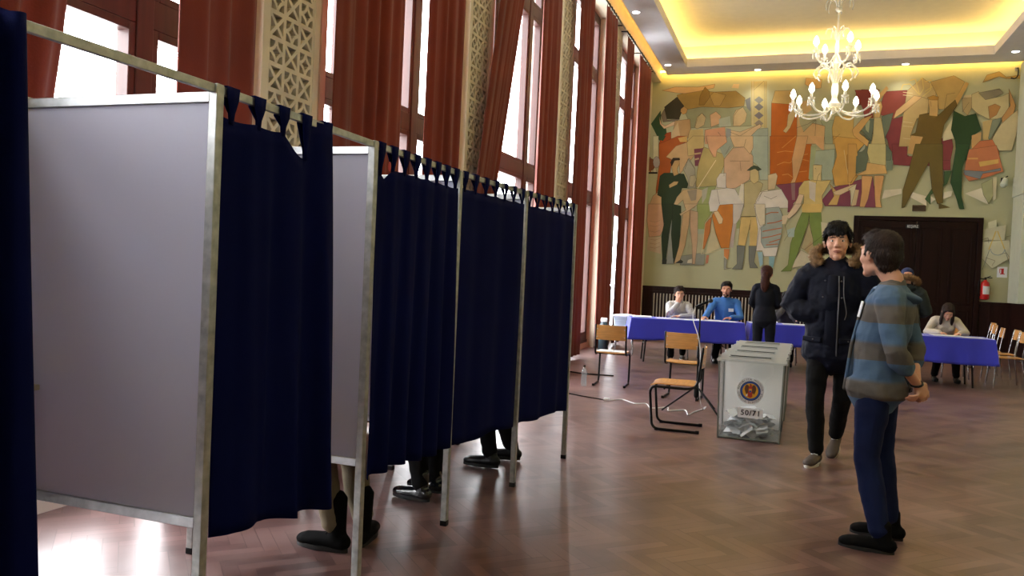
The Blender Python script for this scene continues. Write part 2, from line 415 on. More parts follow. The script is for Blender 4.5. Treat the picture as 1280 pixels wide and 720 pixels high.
# far wall wainscot, radiator grille
bm = B()
DX0, DX1, DZ = 1.36, 3.82, 3.0
box(bm, (XL, YF-.05, 0), (DX0-.12, YF, 1.2)); box(bm, (DX1+.12, YF-.05, 0), (XR, YF, 1.2))
box(bm, (XL, YF-.075, 1.16), (DX0-.12, YF, 1.22)); box(bm, (DX1+.12, YF-.075, 1.16), (XR, YF, 1.22))
box(bm, (XL, YF-.07, 0), (DX0-.12, YF, .14)); box(bm, (DX1+.12, YF-.07, 0), (XR, YF, .14))
for x in (.75, 1.15, 4.15): box(bm, (x-.02, YF-.062, .14), (x+.02, YF, 1.16))
struct(obj('trim_10', bm, M_wood, smooth=False, bevel=.004), 'dark wood wainscot below the mural')
struct(bx('trim_11', (XR-.06, YB, 0), (XR, YF-.08, 1.22), M_wood), 'dark wood wainscot on the right wall')
rg = thing('radiator_grille', 'long radiator cover with pale vertical slats set in dark wood under the mural', 'radiator cover', (-1.6, YF-.1, 0))
bm = B(); box(bm, (-1.86, -.02, .18), (-1.78, .05, 1.06)); box(bm, (1.86, -.02, .18), (1.94, .05, 1.06)); box(bm, (-1.86, -.02, 1.04), (1.94, .05, 1.1)); box(bm, (-1.86, -.02, .14), (1.94, .05, .2)); box(bm, (-1.8, .035, .2), (1.9, .04, 1.05))
obj('cover_frame', bm, M_wood, rg, bevel=.004)
M_slat = mat('pale_slat', (196, 188, 172), .5, var=.25, vscale=2)
bm = B()
for i in range(46): x = -1.74 + i*.08; box(bm, (x-.014, -.012, .2), (x+.014, .012, 1.045))
o = obj('slats', bm, M_slat, rg, smooth=False, bevel=.002); o['label'] = 'row of pale vertical slats'
# door
d = bx('door_1', (DX0-.11, YF-.085, 0), (DX0, YF-.002, DZ+.1), M_door); struct(d, 'tall dark brown panelled double door in the far wall')
bm = B(); box(bm, (DX1, YF-.085, 0), (DX1+.11, YF-.002, DZ+.1)); box(bm, (DX0, YF-.085, DZ), (DX1, YF-.002, DZ+.1)); obj('door_frame', bm, M_door, d, bevel=.008)
bm = B(); box(bm, (DX0-.14, YF-.03, 0), (DX0-.11, YF-.001, DZ+.13)); box(bm, (DX1+.11, YF-.03, 0), (DX1+.14, YF-.001, DZ+.13)); box(bm, (DX0-.11, YF-.03, DZ+.1), (DX1+.11, YF-.001, DZ+.13)); o = obj('door_reveal', bm, M_wall, d, smooth=False); o['label'] = 'pale edge around the dark door'
def leaf(xa, xb):
    bm = B(); box(bm, (xa+.004, YF-.05, .01), (xb-.004, YF-.005, DZ-.005))
    n = 2; w = (xb-xa)/n
    for i in range(n):
        for z0, z1 in ((.15, 1.0), (1.12, 2.86)):
            a, b_ = xa+i*w+.08, xa+(i+1)*w-.08
            box(bm, (a, YF-.066, z0), (a+.03, YF-.05, z1)); box(bm, (b_-.03, YF-.066, z0), (b_, YF-.05, z1))
            box(bm, (a, YF-.066, z0), (b_, YF-.05, z0+.03)); box(bm, (a, YF-.066, z1-.03), (b_, YF-.05, z1))
            box(bm, (a+.07, YF-.06, z0+.07), (b_-.07, YF-.05, z1-.07))
    return obj('door_leaf', bm, M_door, d, bevel=.005)
leaf(DX0, (DX0+DX1)/2); leaf((DX0+DX1)/2, DX1)
rod('door_handle', bend([(2.66, YF-.05, 1.1), (2.66, YF-.11, 1.1), (2.66, YF-.11, 1.3), (2.66, YF-.05, 1.3)], .02), .009, M_alu, d)
# exit sign, vent
M_dark = mat('sign_black', (22, 20, 20), .5, var=.05)
s = thing('exit_sign', 'small dark exit sign with white letters at the top of the door', 'sign', (2.5, YF-.095, 2.87))
bx('sign_plate', (-.14, -.008, -.045), (.14, .005, .045), M_dark, s)
text_mesh('lettering', 'IEŞIRE', .085, M_white, s, Matrix.Translation((0, -.01, 0)) @ Matrix.Rotation(PI/2, 4, 'X'))
v = thing('air_vent', 'small brown air vent above the dark double door', 'vent', (2.62, YF-.015, 3.3))
bm = B(); box(bm, (-.14, -.02, -.07), (.14, .01, -.055)); box(bm, (-.14, -.02, .055), (.14, .01, .07)); box(bm, (-.14, -.02, -.055), (-.125, .01, .055)); box(bm, (.125, -.02, -.055), (.14, .01, .055)); box(bm, (-.125, .0, -.055), (.125, .01, .055))
M_brown = mat('vent_brown', (84, 66, 48), .6); obj('vent_frame', bm, M_brown, v, smooth=False)
bm = B()
for i in range(6): box(bm, (-.125, -.012, -.046+i*.018), (.125, 0, -.04+i*.018))
obj('louvres', bm, M_brown, v, smooth=False)
# right corner duct column
M_pale = mat('pale_green_paint', (206, 214, 196), .6, var=.04)
bm = B(); box(bm, (4.47, 19.55, 1.22), (XR, 20.4, 6.5)); box(bm, (4.45, 19.5, 3.55), (XR, 20.42, 4.0))
struct(obj('trim_12', bm, M_pale, smooth=False, bevel=.01), 'pale boxed column in the right far corner')
# wall lamp, hook, fire things
w = thing('wall_lamp', 'small unlit wall spotlight high beside the mural on the right', 'lamp', (4.28, YF-.005, 3.9))
bm = B(); box(bm, (-.05, -.02, .0), (.05, 0, .1)); tube(bm, [(0, -.02, .06), (.02, -.12, .1), (.05, -.16, .12)], .012); obj('bracket', bm, M_black, w)
bm = B(); loft(bm, [((0, -.17, .05), .05, .05), ((-.03, -.19, -.08), .075, .075)], n=16); o = obj('lamp_head', bm, M_pale, w)
h = thing('wall_hook', 'bent metal hook high in the right corner above the mural', 'hook', (4.42, YF-.002, 6.3))
rod('hook_rod', spline([(0, 0, .12), (0, -.12, .1), (0, -.12, -.05), (-.05, -.11, -.12), (-.13, -.1, -.1)]), .012, M_black, h)
bm = B(); box(bm, (-.04, -.01, .07), (.04, 0, .16)); obj('mount_plate', bm, M_alu, h)
M_redp = mat('extinguisher_red', (196, 28, 26), .3, var=.05, coat=.4)
f = thing('fire_extinguisher', 'red fire extinguisher hanging on the wall right of the door', 'fire extinguisher', (4.02, YF-.12, 1.27))
bm = B(); lathe(bm, [(.06, 0), (.085, .01), (.09, .03), (.09, .34), (.075, .39), (.035, .42), (.03, .44)], n=20); obj('cylinder_body', bm, M_redp, f)
bm = B(); box(bm, (-.02, -.02, .44), (.02, .02, .48)); box(bm, (-.02, -.02, .48), (.13, .02, .5)); tube(bm, [(0, 0, .48), (.1, 0, .53)], .009); obj('valve', bm, M_black, f)
rod('hose', spline([(-.02, 0, .46), (-.1, 0, .46), (-.13, 0, .36), (-.12, 0, .2), (-.1, 0, .08)]), .012, M_black, f)
bm = B(); lathe(bm, [(.0915, .12), (.0915, .3)], n=20); bmesh.ops.delete(bm, geom=[fc for fc in bm.faces if fc.calc_center_median().y > -.03 or abs(fc.calc_center_median().x-.02) > .062 or len(fc.verts) > 4], context='FACES'); obj('paper_label', bm, M_white, f)
bm = B(); box(bm, (-.03, .06, .3), (.03, .12, .4)); obj('wall_bracket', bm, M_black, f)
s = thing('fire_sign', 'small white and red fire extinguisher sign on the wall', 'sign', (4.36, YF-.008, 1.9))
bx('sign_plate', (-.1, -.004, -.12), (.1, .004, .12), M_white, s, bevel=.001)
bm = B(); box(bm, (-.02, -.007, -.04), (.03, -.004, .08)); box(bm, (-.04, -.007, -.05), (.05, -.004, -.03)); box(bm, (-.05, -.007, .06), (-.02, -.004, .075)); box(bm, (-.055, -.007, -.02), (-.045, -.004, .07)); obj('pictogram', bm, M_redp, s, smooth=False)
# ------------------------------------------------------------------ mural painted on the far wall
from mathutils.geometry import tessellate_polygon
MUR = []
TL = {1: (800, 90, 8), 2: (800, 170, 8), 3: (800, 255, 8), 4: (940, 90, 8), 5: (940, 170, 8), 6: (920, 255, 8), 7: (1060, 80, 5.818), 8: (1060, 180, 5.818)}
def P(t, col, *xy):
    x0, y0, k = TL[t]; MUR.append((col, [(x0+xy[i]/k, y0+xy[i+1]/k) for i in range(0, len(xy), 2)]))
def LN(t, col, w, *xy):
    x0, y0, k = TL[t]; pts = [V((x0+xy[i]/k, y0+xy[i+1]/k)) for i in range(0, len(xy), 2)]
    for a, b_ in zip(pts, pts[1:]):
        d = (b_-a).normalized(); n = V((-d.y, d.x))*w/2
        MUR.append((col, [tuple(a+n), tuple(b_+n), tuple(b_-n), tuple(a-n)]))
def DI(t, col, cx, cy, rx, ry, n=12, a0=0, a1=2*PI):
    x0, y0, k = TL[t]; MUR.append((col, [(x0+(cx+rx*math.cos(a0+(a1-a0)*i/n))/k, y0+(cy+ry*math.sin(a0+(a1-a0)*i/n))/k) for i in range(n)]))
SK = (206, 170, 120); WH = (214, 208, 188); MG = (128, 56, 66); PU = (128, 66, 90); TE = (98, 112, 98); OR = (186, 100, 30); BL = (158, 174, 160); DK = (84, 76, 56)
# upper left group
P(1, (164, 136, 74), 370,230, 560,180, 740,200, 960,190, 1050,260, 1040,340, 880,360, 620,350, 470,380, 400,330)
P(1, (204, 170, 124), 220,185, 350,150, 590,150, 750,120, 740,160, 600,190, 450,215, 370,210)
P(1, (150, 120, 60), 600,240, 650,150, 690,190, 700,250, 640,330, 590,330)
P(1, (176, 146, 84), 700,240, 740,200, 860,230, 800,340, 740,340)
P(1, (212, 188, 144), 935,120, 995,120, 985,165, 915,158)
P(1, (152, 156, 124), 440,380, 620,350, 880,360, 1040,345, 1110,360, 1110,540, 500,560, 480,470)
P(1, (60, 56, 38), 245,350, 370,250, 440,340, 390,470, 265,470)
P(1, (126, 116, 104), 210,430, 245,370, 270,480, 400,470, 360,490, 230,500)
P(1, (48, 84, 56), 100,520, 205,390, 215,540, 260,570, 270,660, 195,685)
P(1, (216, 188, 154), 195,450, 215,520, 250,540, 370,480, 350,530, 240,568, 200,520)
P(1, (190, 148, 90), 410,370, 440,345, 475,370, 465,410, 430,425, 405,395)
P(1, (186, 152, 108), 350,490, 500,470, 510,590, 480,660, 400,640, 310,685, 330,600)
P(1, (204, 178, 138), 320,600, 380,500, 400,640, 310,685)
P(1, (168, 74, 28), 265,610, 310,600, 310,685, 400,640, 480,690, 470,720, 190,720, 200,690)
P(1, (190, 176, 122), 1110,95, 1270,90, 1270,560, 1110,530)
for cy, cc in ((280, (134, 134, 128)), (350, (120, 118, 118)), (435, (118, 114, 122)), (515, (140, 130, 118))):
    P(1, cc, 1190,cy-38, 1236,cy, 1190,cy+38, 1142,cy)
for x in (1120, 1136, 1246, 1262): LN(1, (150, 146, 116), .5, x,90, x,560)
LN(1, (214, 200, 160), .6, 1128,90, 1128,560); LN(1, DK, .3, 1140,180, 1240,90)
P(1, (122, 126, 128), 1050,280, 1105,250, 1110,400, 1070,360)
P(1, (196, 174, 130), 930,440, 960,380, 1030,350, 1070,420, 1050,500, 1000,540, 930,540)
P(1, (206, 178, 138), 890,580, 1000,600, 1200,520, 1215,545, 1110,640, 1100,720, 910,720)
P(1, (156, 170, 158), 1110,640, 1180,570, 1280,560, 1280,720, 1110,720)
P(1, (196, 178, 134), 570,450, 620,410, 660,450, 640,530, 570,570, 545,550)
P(1, (206, 168, 128), 700,430, 760,395, 810,440, 790,520, 710,550)
P(1, (202, 182, 124), 500,580, 630,570, 640,720, 470,720)
P(1, (206, 152, 118), 650,580, 850,550, 860,720, 650,720)
P(1, (140, 146, 142), 860,560, 910,570, 910,720, 860,720)
P(1, (168, 178, 158), 790,470, 900,440, 910,540, 790,550)
for q in ((550,550, 580,450, 620,410, 660,460), (930,540, 940,440, 980,380, 1030,350), (900,600, 1000,640, 1120,560, 1200,520), (500,580, 480,640, 470,720), (780,600, 810,640, 780,700), (640,720, 650,580, 720,560)):
    LN(1, DK, .35, *q)
P(2, (172, 88, 34), 190,80, 380,0, 470,0, 440,70, 350,120, 260,210, 320,240, 300,370, 230,380, 160,600, 160,530, 180,380, 190,300)
P(2, (206, 166, 96), 380,20, 470,0, 470,60, 400,60)
P(2, (48, 84, 56), 165,0, 260,0, 230,50, 200,40)
P(2, (196, 164, 120), 260,210, 360,100, 480,60, 540,200, 440,330, 400,380, 390,250, 310,230)
P(2, (166, 166, 148), 430,330, 490,220, 550,330, 560,520, 480,520, 480,430)
P(2, (176, 162, 104), 640,110, 830,180, 850,270, 760,500, 560,510, 570,360, 600,200)
P(2, (202, 182, 124), 470,60, 530,0, 640,0, 640,110, 540,190, 480,200)
P(2, (126, 70, 88), 540,130, 635,120, 580,300, 550,300)
LN(2, (196, 170, 130), 2.0, 545,180, 610,170); LN(2, (196, 170, 130), 2.0, 548,235, 590,225)
P(2, (150, 162, 148), 780,80, 900,0, 940,90, 840,220)
P(2, (210, 162, 124), 660,0, 860,0, 870,60, 770,140, 760,210, 730,210, 690,130)
P(2, (166, 182, 168), 1100,0, 1280,0, 1280,440, 1200,440, 1180,300, 1130,260)
P(2, (202, 168, 134), 840,230, 930,120, 1050,110, 1130,200, 1130,300, 1090,440, 960,520, 870,530, 840,400)
P(2, (208, 180, 138), 900,0, 1130,0, 1130,120, 1100,180, 1040,110, 940,110)
P(2, (152, 164, 106), 560,520, 760,500, 740,560, 690,700, 690,720, 570,720, 600,600)
P(2, (200, 164, 130), 130,600, 180,560, 215,600, 215,720, 80,720)
P(2, (204, 206, 178), 130,0, 185,0, 185,220, 150,300, 170,370, 130,360)
DI(2, (132, 76, 42), 110, 285, 42, 60); DI(2, (172, 168, 172), 165, 262, 34, 58)
for i in range(9):
    a = PI*.55+i*PI/9; LN(2, (132, 76, 42), 1.6, 110+36*math.cos(a), 285+52*math.sin(a), 110+50*math.cos(a), 285+76*math.sin(a))
P(2, (20, 15, 12), 40,360, 175,360, 175,378, 40,378)
P(2, (44, 64, 42), 200,400, 240,370, 320,370, 440,380, 480,480, 470,520, 420,520, 400,590, 360,720, 215,720, 215,610, 175,590)
P(2, (186, 152, 100), 310,260, 330,225, 390,230, 395,280, 370,330, 385,380, 340,400, 320,340)
P(2, (60, 46, 28), 305,265, 330,220, 395,220, 398,240, 345,245, 318,300)
P(2, (190, 160, 112), 290,490, 340,455, 385,455, 370,485, 295,520)
P(2, (200, 176, 134), 430,540, 560,525, 640,540, 620,600, 540,720, 450,720, 430,640, 350,710, 335,690, 370,610)
P(2, (162, 152, 134), 470,545, 570,530, 560,640, 510,650)
P(2, (182, 176, 144), 500,400, 550,390, 565,440, 530,510, 490,500)
P(2, (172, 170, 150), 620,540, 680,510, 660,620, 620,680)
LN(2, (220, 208, 166), .8, 760,240, 575,525)
P(2, (204, 200, 190), 715,540, 870,520, 950,530, 1000,620, 1040,680, 1030,720, 700,720, 685,670)
P(2, (206, 200, 188), 765,430, 800,375, 860,370, 860,520, 770,515)
P(2, (190, 120, 52), 800,690, 925,685, 930,720, 800,720)
P(2, WH, 985,600, 1010,480, 1045,480, 1045,700)
P(2, (182, 172, 128), 1040,480, 1090,450, 1200,460, 1230,480, 1180,640, 1140,720, 1040,720)
P(2, (202, 186, 134), 1100,330, 1185,330, 1185,450, 1140,480, 1100,440)
P(2, (70, 84, 66), 1070,345, 1110,310, 1140,295, 1180,305, 1215,335, 1180,348, 1150,325, 1100,345)
P(2, (214, 206, 182), 1200,560, 1280,530, 1280,720, 1140,720, 1160,640)
for q in ((840,400, 840,230, 930,120, 940,90), (1040,720, 1040,480), (770,540, 790,650, 800,700), (660,0, 690,130, 740,210), (1040,110, 1060,30), (900,250, 1100,250), (1000,250, 1010,350), (450,330, 480,230, 550,330), (860,180, 900,100)):
    LN(2, DK, .35, *q)
# lower left
P(3, (206, 162, 134), 80,0, 215,0, 240,240, 200,320, 90,330, 70,160)
P(3, (196, 176, 152), 80,330, 210,330, 210,500, 70,460)
for y in (170, 215, 270, 350, 390, 430): LN(3, (160, 126, 108), .35, 95,y, 150,y+12, 200,y-6)
P(3, (142, 147, 138), 320,90, 290,330, 262,600, 335,600, 320,330)
P(3, (142, 147, 138), 410,520, 620,490, 650,500, 640,610, 400,610)
P(3, (42, 60, 40), 215,0, 335,0, 330,80, 290,300, 260,560, 225,560, 215,320, 240,200)
P(3, (42, 60, 40), 325,0, 410,20, 410,160, 385,540, 330,540, 312,300, 325,80)
P(3, (52, 56, 52), 220,555, 270,555, 262,602, 220,602); P(3, (52, 56, 52), 335,540, 385,540, 430,575, 420,590, 335,590)
P(3, (148, 162, 96), 570,0, 690,0, 720,90, 650,180, 640,260, 570,250)
P(3, (162, 172, 146), 490,250, 640,250, 640,300, 490,300)
P(3, (178, 176, 144), 490,300, 640,300, 640,490, 470,500)
P(3, (206, 182, 144), 440,0, 580,0, 500,60, 410,120, 395,100, 460,60)
P(3, (200, 168, 124), 430,100, 500,60, 490,200, 450,420, 400,560, 340,600, 390,420, 410,260)
P(3, (200, 170, 138), 500,60, 580,80, 575,360, 550,600, 525,600, 520,400, 500,230)
P(3, WH, 480,560, 520,548, 520,590, 470,590)
P(3, (196, 186, 148), 720,200, 800,440, 660,500, 700,300)
P(3, (196, 122, 48), 800,10, 930,0, 930,180, 890,440, 810,440, 760,300, 720,120, 740,80)
P(3, (190, 118, 60), 650,200, 715,130, 700,280, 640,450, 625,450)
P(3, (202, 132, 76), 840,450, 895,450, 880,560, 840,520); P(3, (196, 130, 100), 665,510, 690,510, 680,590, 655,600)
LN(3, (212, 196, 150), .5, 720,90, 650,200, 625,450, 610,500, 690,490, 840,450)
P(3, (208, 204, 194), 690,0, 800,0, 770,70, 700,75)
P(3, (214, 186, 142), 735,80, 780,70, 830,150, 820,195, 790,200)
P(3, (196, 190, 180), 930,0, 1040,0, 1000,140, 960,200, 930,200)
P(3, (182, 168, 158), 930,200, 960,200, 930,440, 895,430)
P(3, (152, 164, 106), 965,190, 1000,150, 1000,245, 965,245)
P(3, (186, 176, 132), 1050,0, 1140,0, 1165,120, 1015,125)
P(3, (210, 182, 114), 1010,130, 1112,130, 1090,250, 1050,420, 980,410)
P(3, (210, 182, 114), 1100,130, 1190,130, 1165,420, 1095,420)
LN(3, (92, 84, 50), .9, 1010,127, 1168,124); LN(3, (120, 100, 50), .5, 1108,160, 1095,260)
P(3, (120, 125, 120), 970,415, 1052,420, 1022,655, 920,650, 970,600)
P(3, (120, 125, 120), 1088,420, 1165,420, 1140,580, 1180,640, 1100,640, 1088,560)
P(3, (150, 152, 142), 840,540, 870,560, 860,640, 920,640, 840,655)
P(3, (214, 210, 200), 1140,0, 1240,0, 1230,250, 1200,470, 1160,470, 1180,250)
# centre upper
P(4, (196, 168, 108), 230,190, 440,180, 430,300, 400,325, 195,310)
P(4, (206, 170, 112), 540,60, 700,75, 690,160, 600,170, 530,120)
P(4, OR, 195,310, 400,325, 470,480, 450,720, 190,720)
P(5, OR, 180,0, 600,0, 570,470, 240,485, 180,470)
for q in ((250,165, 330,150, 420,160), (250,290, 320,262, 380,270, 400,250), (300,390, 360,380, 410,415), (300,120, 440,0), (490,230, 570,250), (470,360, 550,350), (500,190, 560,180)): LN(5, (206, 140, 70), .9, *q)
P(4, (156, 166, 138), 680,480, 820,480, 820,720, 730,720, 720,560)
P(4, (196, 176, 130), 420,300, 450,300, 440,420, 380,560, 340,610, 310,590, 350,540, 360,430, 400,380)
P(4, (204, 168, 118), 450,420, 560,500, 730,540, 720,720, 450,720)
P(4, (170, 168, 132), 460,380, 640,470, 520,600, 480,520)
P(4, (206, 176, 124), 480,300, 560,280, 600,380, 520,430)
P(5, (210, 168, 120), 560,0, 720,0, 720,160, 650,90)
P(5, (160, 176, 158), 590,100, 640,150, 830,130, 810,440, 700,440, 690,290, 600,280)
P(5, (162, 176, 138), 590,100, 645,100, 605,430, 565,430)
P(5, (206, 164, 116), 450,0, 560,0, 520,180, 470,350, 430,465, 385,470, 410,420, 400,230)
P(5, PU, 240,490, 520,460, 480,600, 370,720, 300,540); P(5, (140, 110, 118), 390,475, 430,472, 430,640, 400,640)
P(5, PU, 700,640, 800,520, 1200,400, 1240,600, 1235,705, 730,700)
P(4, (200, 168, 98), 830,440, 1020,440, 1010,620, 1100,720, 810,720, 800,560)
P(5, (202, 158, 82), 810,0, 1170,40, 1060,170, 1030,380, 1060,400, 1000,480, 830,500, 800,350, 850,200)
P(5, (188, 140, 66), 950,190, 1050,170, 1030,390, 990,470, 950,300)
P(5, (206, 172, 106), 780,480, 880,590, 850,690, 760,690, 820,600); P(5, (206, 186, 146), 980,530, 1070,540, 1040,690, 1000,700)
LN(5, (214, 190, 136), .8, 920,140, 975,480, 1000,700)
P(4, TE, 1020,590, 1110,480, 1210,470, 1225,560, 1170,720, 1110,590)
P(5, TE, 1060,150, 1200,0, 1160,200, 1150,340, 1040,370, 1040,200); P(5, (160, 172, 158), 1070,160, 1150,50, 1120,150)
P(4, (140, 66, 60), 1040,200, 1100,175, 1280,180, 1210,260, 1160,330, 1040,330)
P(4, (140, 60, 52), 1120,450, 1200,380, 1215,460, 1150,465)
P(5, (208, 190, 138), 610,290, 700,290, 690,400, 690,450, 660,480, 610,450)
P(5, (208, 186, 120), 520,450, 600,440, 700,450, 790,440, 700,600, 710,720, 510,720, 520,600, 465,590, 470,520)
P(5, (204, 196, 184), 570,450, 640,470, 630,660, 575,620)
P(5, (214, 192, 164), 470,580, 520,590, 480,700, 410,720, 440,650)
P(5, (212, 190, 152), 810,560, 1000,490, 1050,480, 1020,520, 880,590, 830,590)
P(5, (206, 188, 150), 160,390, 240,370, 255,400, 230,530, 160,540)
P(5, (214, 210, 202), 100,560, 290,530, 360,650, 360,720, 20,720, 60,620)
for q in ((630,320, 640,330), (800,560, 820,430), (120,600, 190,630, 250,600), (1190,0, 1150,200), (640,480, 660,400, 680,370), (100,560, 60,650)): LN(5, DK, .35, *q)
for q in ((440,560, 560,520, 640,470), (800,560, 830,440), (510,600, 640,480, 630,640), (810,680, 880,620), (1170,720, 1225,560)): LN(4, DK, .35, *q)
# centre lower
P(6, (216, 206, 178), 190,0, 290,0, 290,200, 240,220, 200,100)
P(6, (214, 210, 204), 200,470, 240,230, 290,430, 420,430, 400,520, 280,525, 260,465)
P(6, (158, 172, 168), 300,40, 430,30, 475,130, 450,330, 420,430, 280,440, 250,380, 250,230, 295,210)
for q in ((295,105, 350,85, 425,85), (310,195, 390,185, 470,160), (265,275, 340,260, 455,240), (260,340, 350,325, 450,298), (330,385, 440,352), (300,410, 420,400)): LN(6, (190, 112, 74), 1.2, *q)
P(6, (152, 190, 204), 215,480, 265,480, 270,600, 240,630); P(6, (134, 176, 186), 330,525, 390,525, 370,640, 330,620)
P(6, PU, 520,0, 580,0, 540,80, 515,85)
P(6, (214, 186, 112), 660,0, 865,0, 850,88, 660,88)
P(6, (122, 146, 78), 660,85, 735,88, 720,190, 640,430, 550,670, 450,675, 520,610, 545,400, 610,200)
P(6, (122, 146, 78), 730,88, 850,85, 862,250, 862,400, 830,470, 770,470, 770,350, 735,180)
P(6, (178, 168, 130), 730,190, 770,350, 770,460, 690,460, 650,440)
P(6, (214, 196, 166), 590,0, 660,0, 600,90, 530,150, 500,130)
P(6, (162, 184, 182), 510,260, 590,230, 580,330, 520,330); P(6, (214, 200, 170), 460,120, 520,110, 500,200, 460,200)
P(6, (202, 196, 172), 590,560, 650,460, 760,520, 780,600, 560,640); P(6, (206, 200, 174), 850,180, 960,200, 970,260, 860,330)
P(6, (176, 156, 118), 680,460, 750,370, 800,470, 740,510)
LN(6, DK, .4, 680,460, 900,290); LN(6, DK, .3, 480,370, 540,280); LN(6, DK, .3, 490,210, 520,330)
# right group
P(7, (138, 60, 56), 50,190, 220,185, 220,300, 190,300, 120,395, 110,330)
P(7, (138, 62, 54), 270,200, 430,190, 420,300, 330,400, 240,370, 240,290)
P(7, MG, 330,400, 400,380, 370,600, 430,610, 430,660, 490,700, 320,700, 290,560, 250,480, 250,380)
P(8, MG, 320,0, 430,0, 430,90, 490,90, 470,160, 330,150); P(8, MG, 560,150, 690,0, 745,0, 745,190, 700,190, 590,160)
P(7, MG, 680,540, 755,540, 765,600, 745,700, 690,700)
P(8, (200, 155, 85), 0,0, 60,0, 70,80, 60,220, 20,280, 0,280)
P(7, (188, 164, 112), 430,195, 540,100, 640,170, 640,230, 590,260, 580,360, 500,400, 460,500, 450,600, 370,600, 400,380)
for q in ((385,190, 400,150, 450,145, 520,225), (450,120, 490,110, 520,220), (500,140, 540,100, 550,180, 520,225), (560,130, 605,115, 600,190, 540,240), (560,200, 620,160, 640,210)): LN(7, (208, 186, 110), 1.0, *q)
for y in (205, 225, 420, 450, 540): LN(7, (206, 190, 146), .8, 400,y, 470,y+8)
P(7, (186, 158, 98), 600,130, 770,85, 850,130, 780,260, 700,330, 660,330, 650,230)
P(7, TE, 50,470, 130,400, 190,400, 170,560, 110,490); P(7, (150, 160, 130), 120,400, 160,410, 150,500, 130,480); P(8, TE, 60,90, 150,10, 140,180, 55,215); P(8, (110, 126, 114), 275,0, 320,60, 325,190, 280,195)
P(7, TE, 245,380, 330,355, 300,470, 260,560, 320,640, 310,700, 275,700, 250,500)
P(7, (210, 174, 120), 330,400, 350,340, 480,230, 540,240, 420,340)
P(7, (190, 176, 124), 190,390, 240,390, 270,560, 275,700, 145,700, 180,530)
P(8, (190, 182, 130), 150,0, 275,0, 275,150, 250,170, 160,140, 140,60)
P(8, (210, 172, 110), 140,135, 270,155, 285,215, 55,228, 130,190)
P(8, PU, 180,240, 200,400, 205,460, 118,460, 150,360); P(8, PU, 78,350, 100,350, 85,440, 65,435)
P(8, (210, 162, 106), 100,230, 178,235, 145,400, 120,458, 85,458, 100,350); P(8, (210, 162, 106), 190,230, 262,230, 232,400, 245,462, 200,458, 195,380)
P(7, (200, 166, 106), 190,290, 240,270, 250,310, 230,390, 190,390); P(7, (206, 168, 106), 190,260, 280,160, 295,180, 205,295)
P(7, (202, 162, 100), 100,400, 30,480, 40,520, 140,600, 152,560, 80,500, 180,370)
P(8, WH, 265,335, 390,325, 390,360, 245,400); P(8, WH, 450,345, 570,380, 570,450, 440,380); P(8, WH, 600,380, 640,400, 600,430); P(8, WH, 700,350, 760,340, 750,380, 690,400); P(8, WH, 850,360, 970,320, 1020,440); P(8, (206, 200, 172), 0,330, 60,290, 60,300, 20,460, 20,340)
P(8, (66, 98, 62), 700,200, 755,195, 720,290, 600,370, 600,440, 560,400, 620,310, 700,290)
P(7, (106, 86, 36), 490,500, 520,370, 590,355, 660,370, 780,260, 795,300, 700,440, 680,540, 680,700, 500,700, 530,600, 455,520)
P(7, (196, 162, 102), 585,260, 620,235, 655,250, 655,330, 650,380, 590,375, 590,310); P(7, (176, 132, 60), 575,245, 620,228, 660,240, 655,262, 600,262)
P(7, (202, 164, 98), 780,255, 855,130, 880,140, 795,295); P(7, (196, 158, 102), 460,520, 545,530, 490,660, 430,650)
P(8, (106, 92, 46), 490,0, 690,0, 690,200, 690,430, 650,435, 610,330, 590,130, 540,220, 410,460, 390,465, 400,330, 440,200); P(8, (100, 88, 46), 660,430, 745,462, 660,472)
P(7, (204, 196, 162), 690,510, 770,380, 775,540, 690,560)
P(7, (38, 70, 38), 770,340, 850,380, 930,360, 970,480, 910,520, 890,560, 870,700, 790,700, 780,560, 750,480)
P(7, (172, 152, 110), 830,250, 910,230, 910,300, 870,375, 835,340); P(7, (206, 190, 150), 845,228, 905,222, 905,240, 840,245)
P(7, (196, 158, 104), 900,520, 970,495, 960,640, 900,640)
P(8, (46, 80, 48), 790,0, 885,0, 830,180, 825,380, 845,472, 810,472, 790,400, 745,280, 770,120)
P(7, (186, 154, 88), 980,135, 1010,80, 1100,55, 1150,95, 1250,80, 1270,105, 1150,108, 1100,90)
P(7, (196, 182, 136), 900,220, 950,200, 1000,260, 1130,230, 1170,210, 1170,320, 1110,400, 1020,400, 940,360, 900,320)
P(7, (140, 132, 110), 950,210, 1100,180, 1130,210, 1080,240, 1000,260)
P(7, (192, 168, 112), 980,420, 1050,400, 1040,550, 980,550); P(7, (172, 124, 72), 1020,310, 1070,290, 1110,310, 1080,370, 1030,400)
P(7, (192, 144, 88), 1170,180, 1220,300, 1200,370, 1120,440, 1120,390, 1180,300)
P(7, (122, 132, 114), 1050,410, 1115,390, 1100,440, 1030,550, 1020,540)
P(7, (196, 182, 140), 1235,330, 1240,460, 1190,630, 1100,630, 1045,550, 1110,440)
P(8, (196, 184, 142), 1090,0, 1190,0, 1165,45, 1100,45)
P(7, (190, 112, 74), 960,560, 1050,550, 1100,640, 1100,700, 860,700, 890,630)
P(8, (190, 118, 82), 880,40, 1080,10, 1130,200, 980,250, 880,270, 840,220, 870,80)
P(8, (210, 172, 98), 950,130, 1095,110, 1095,140, 960,165); P(8, (210, 160, 96), 870,100, 945,100, 945,112, 870,112)
P(8, (116, 126, 138), 840,190, 990,200, 1110,175, 1110,195, 980,215, 960,255, 850,225)
P(8, (166, 170, 130), 970,290, 1050,250, 1055,380, 1025,435, 985,370); P(8, (202, 196, 164), 1055,240, 1082,240, 1077,400, 1055,412)
for q in ((830,350, 880,280), (700,330, 720,220, 780,210), (540,240, 590,260), (1110,440, 1045,550), (540,500, 570,520), (600,270, 605,310)): LN(7, DK, .35, *q)
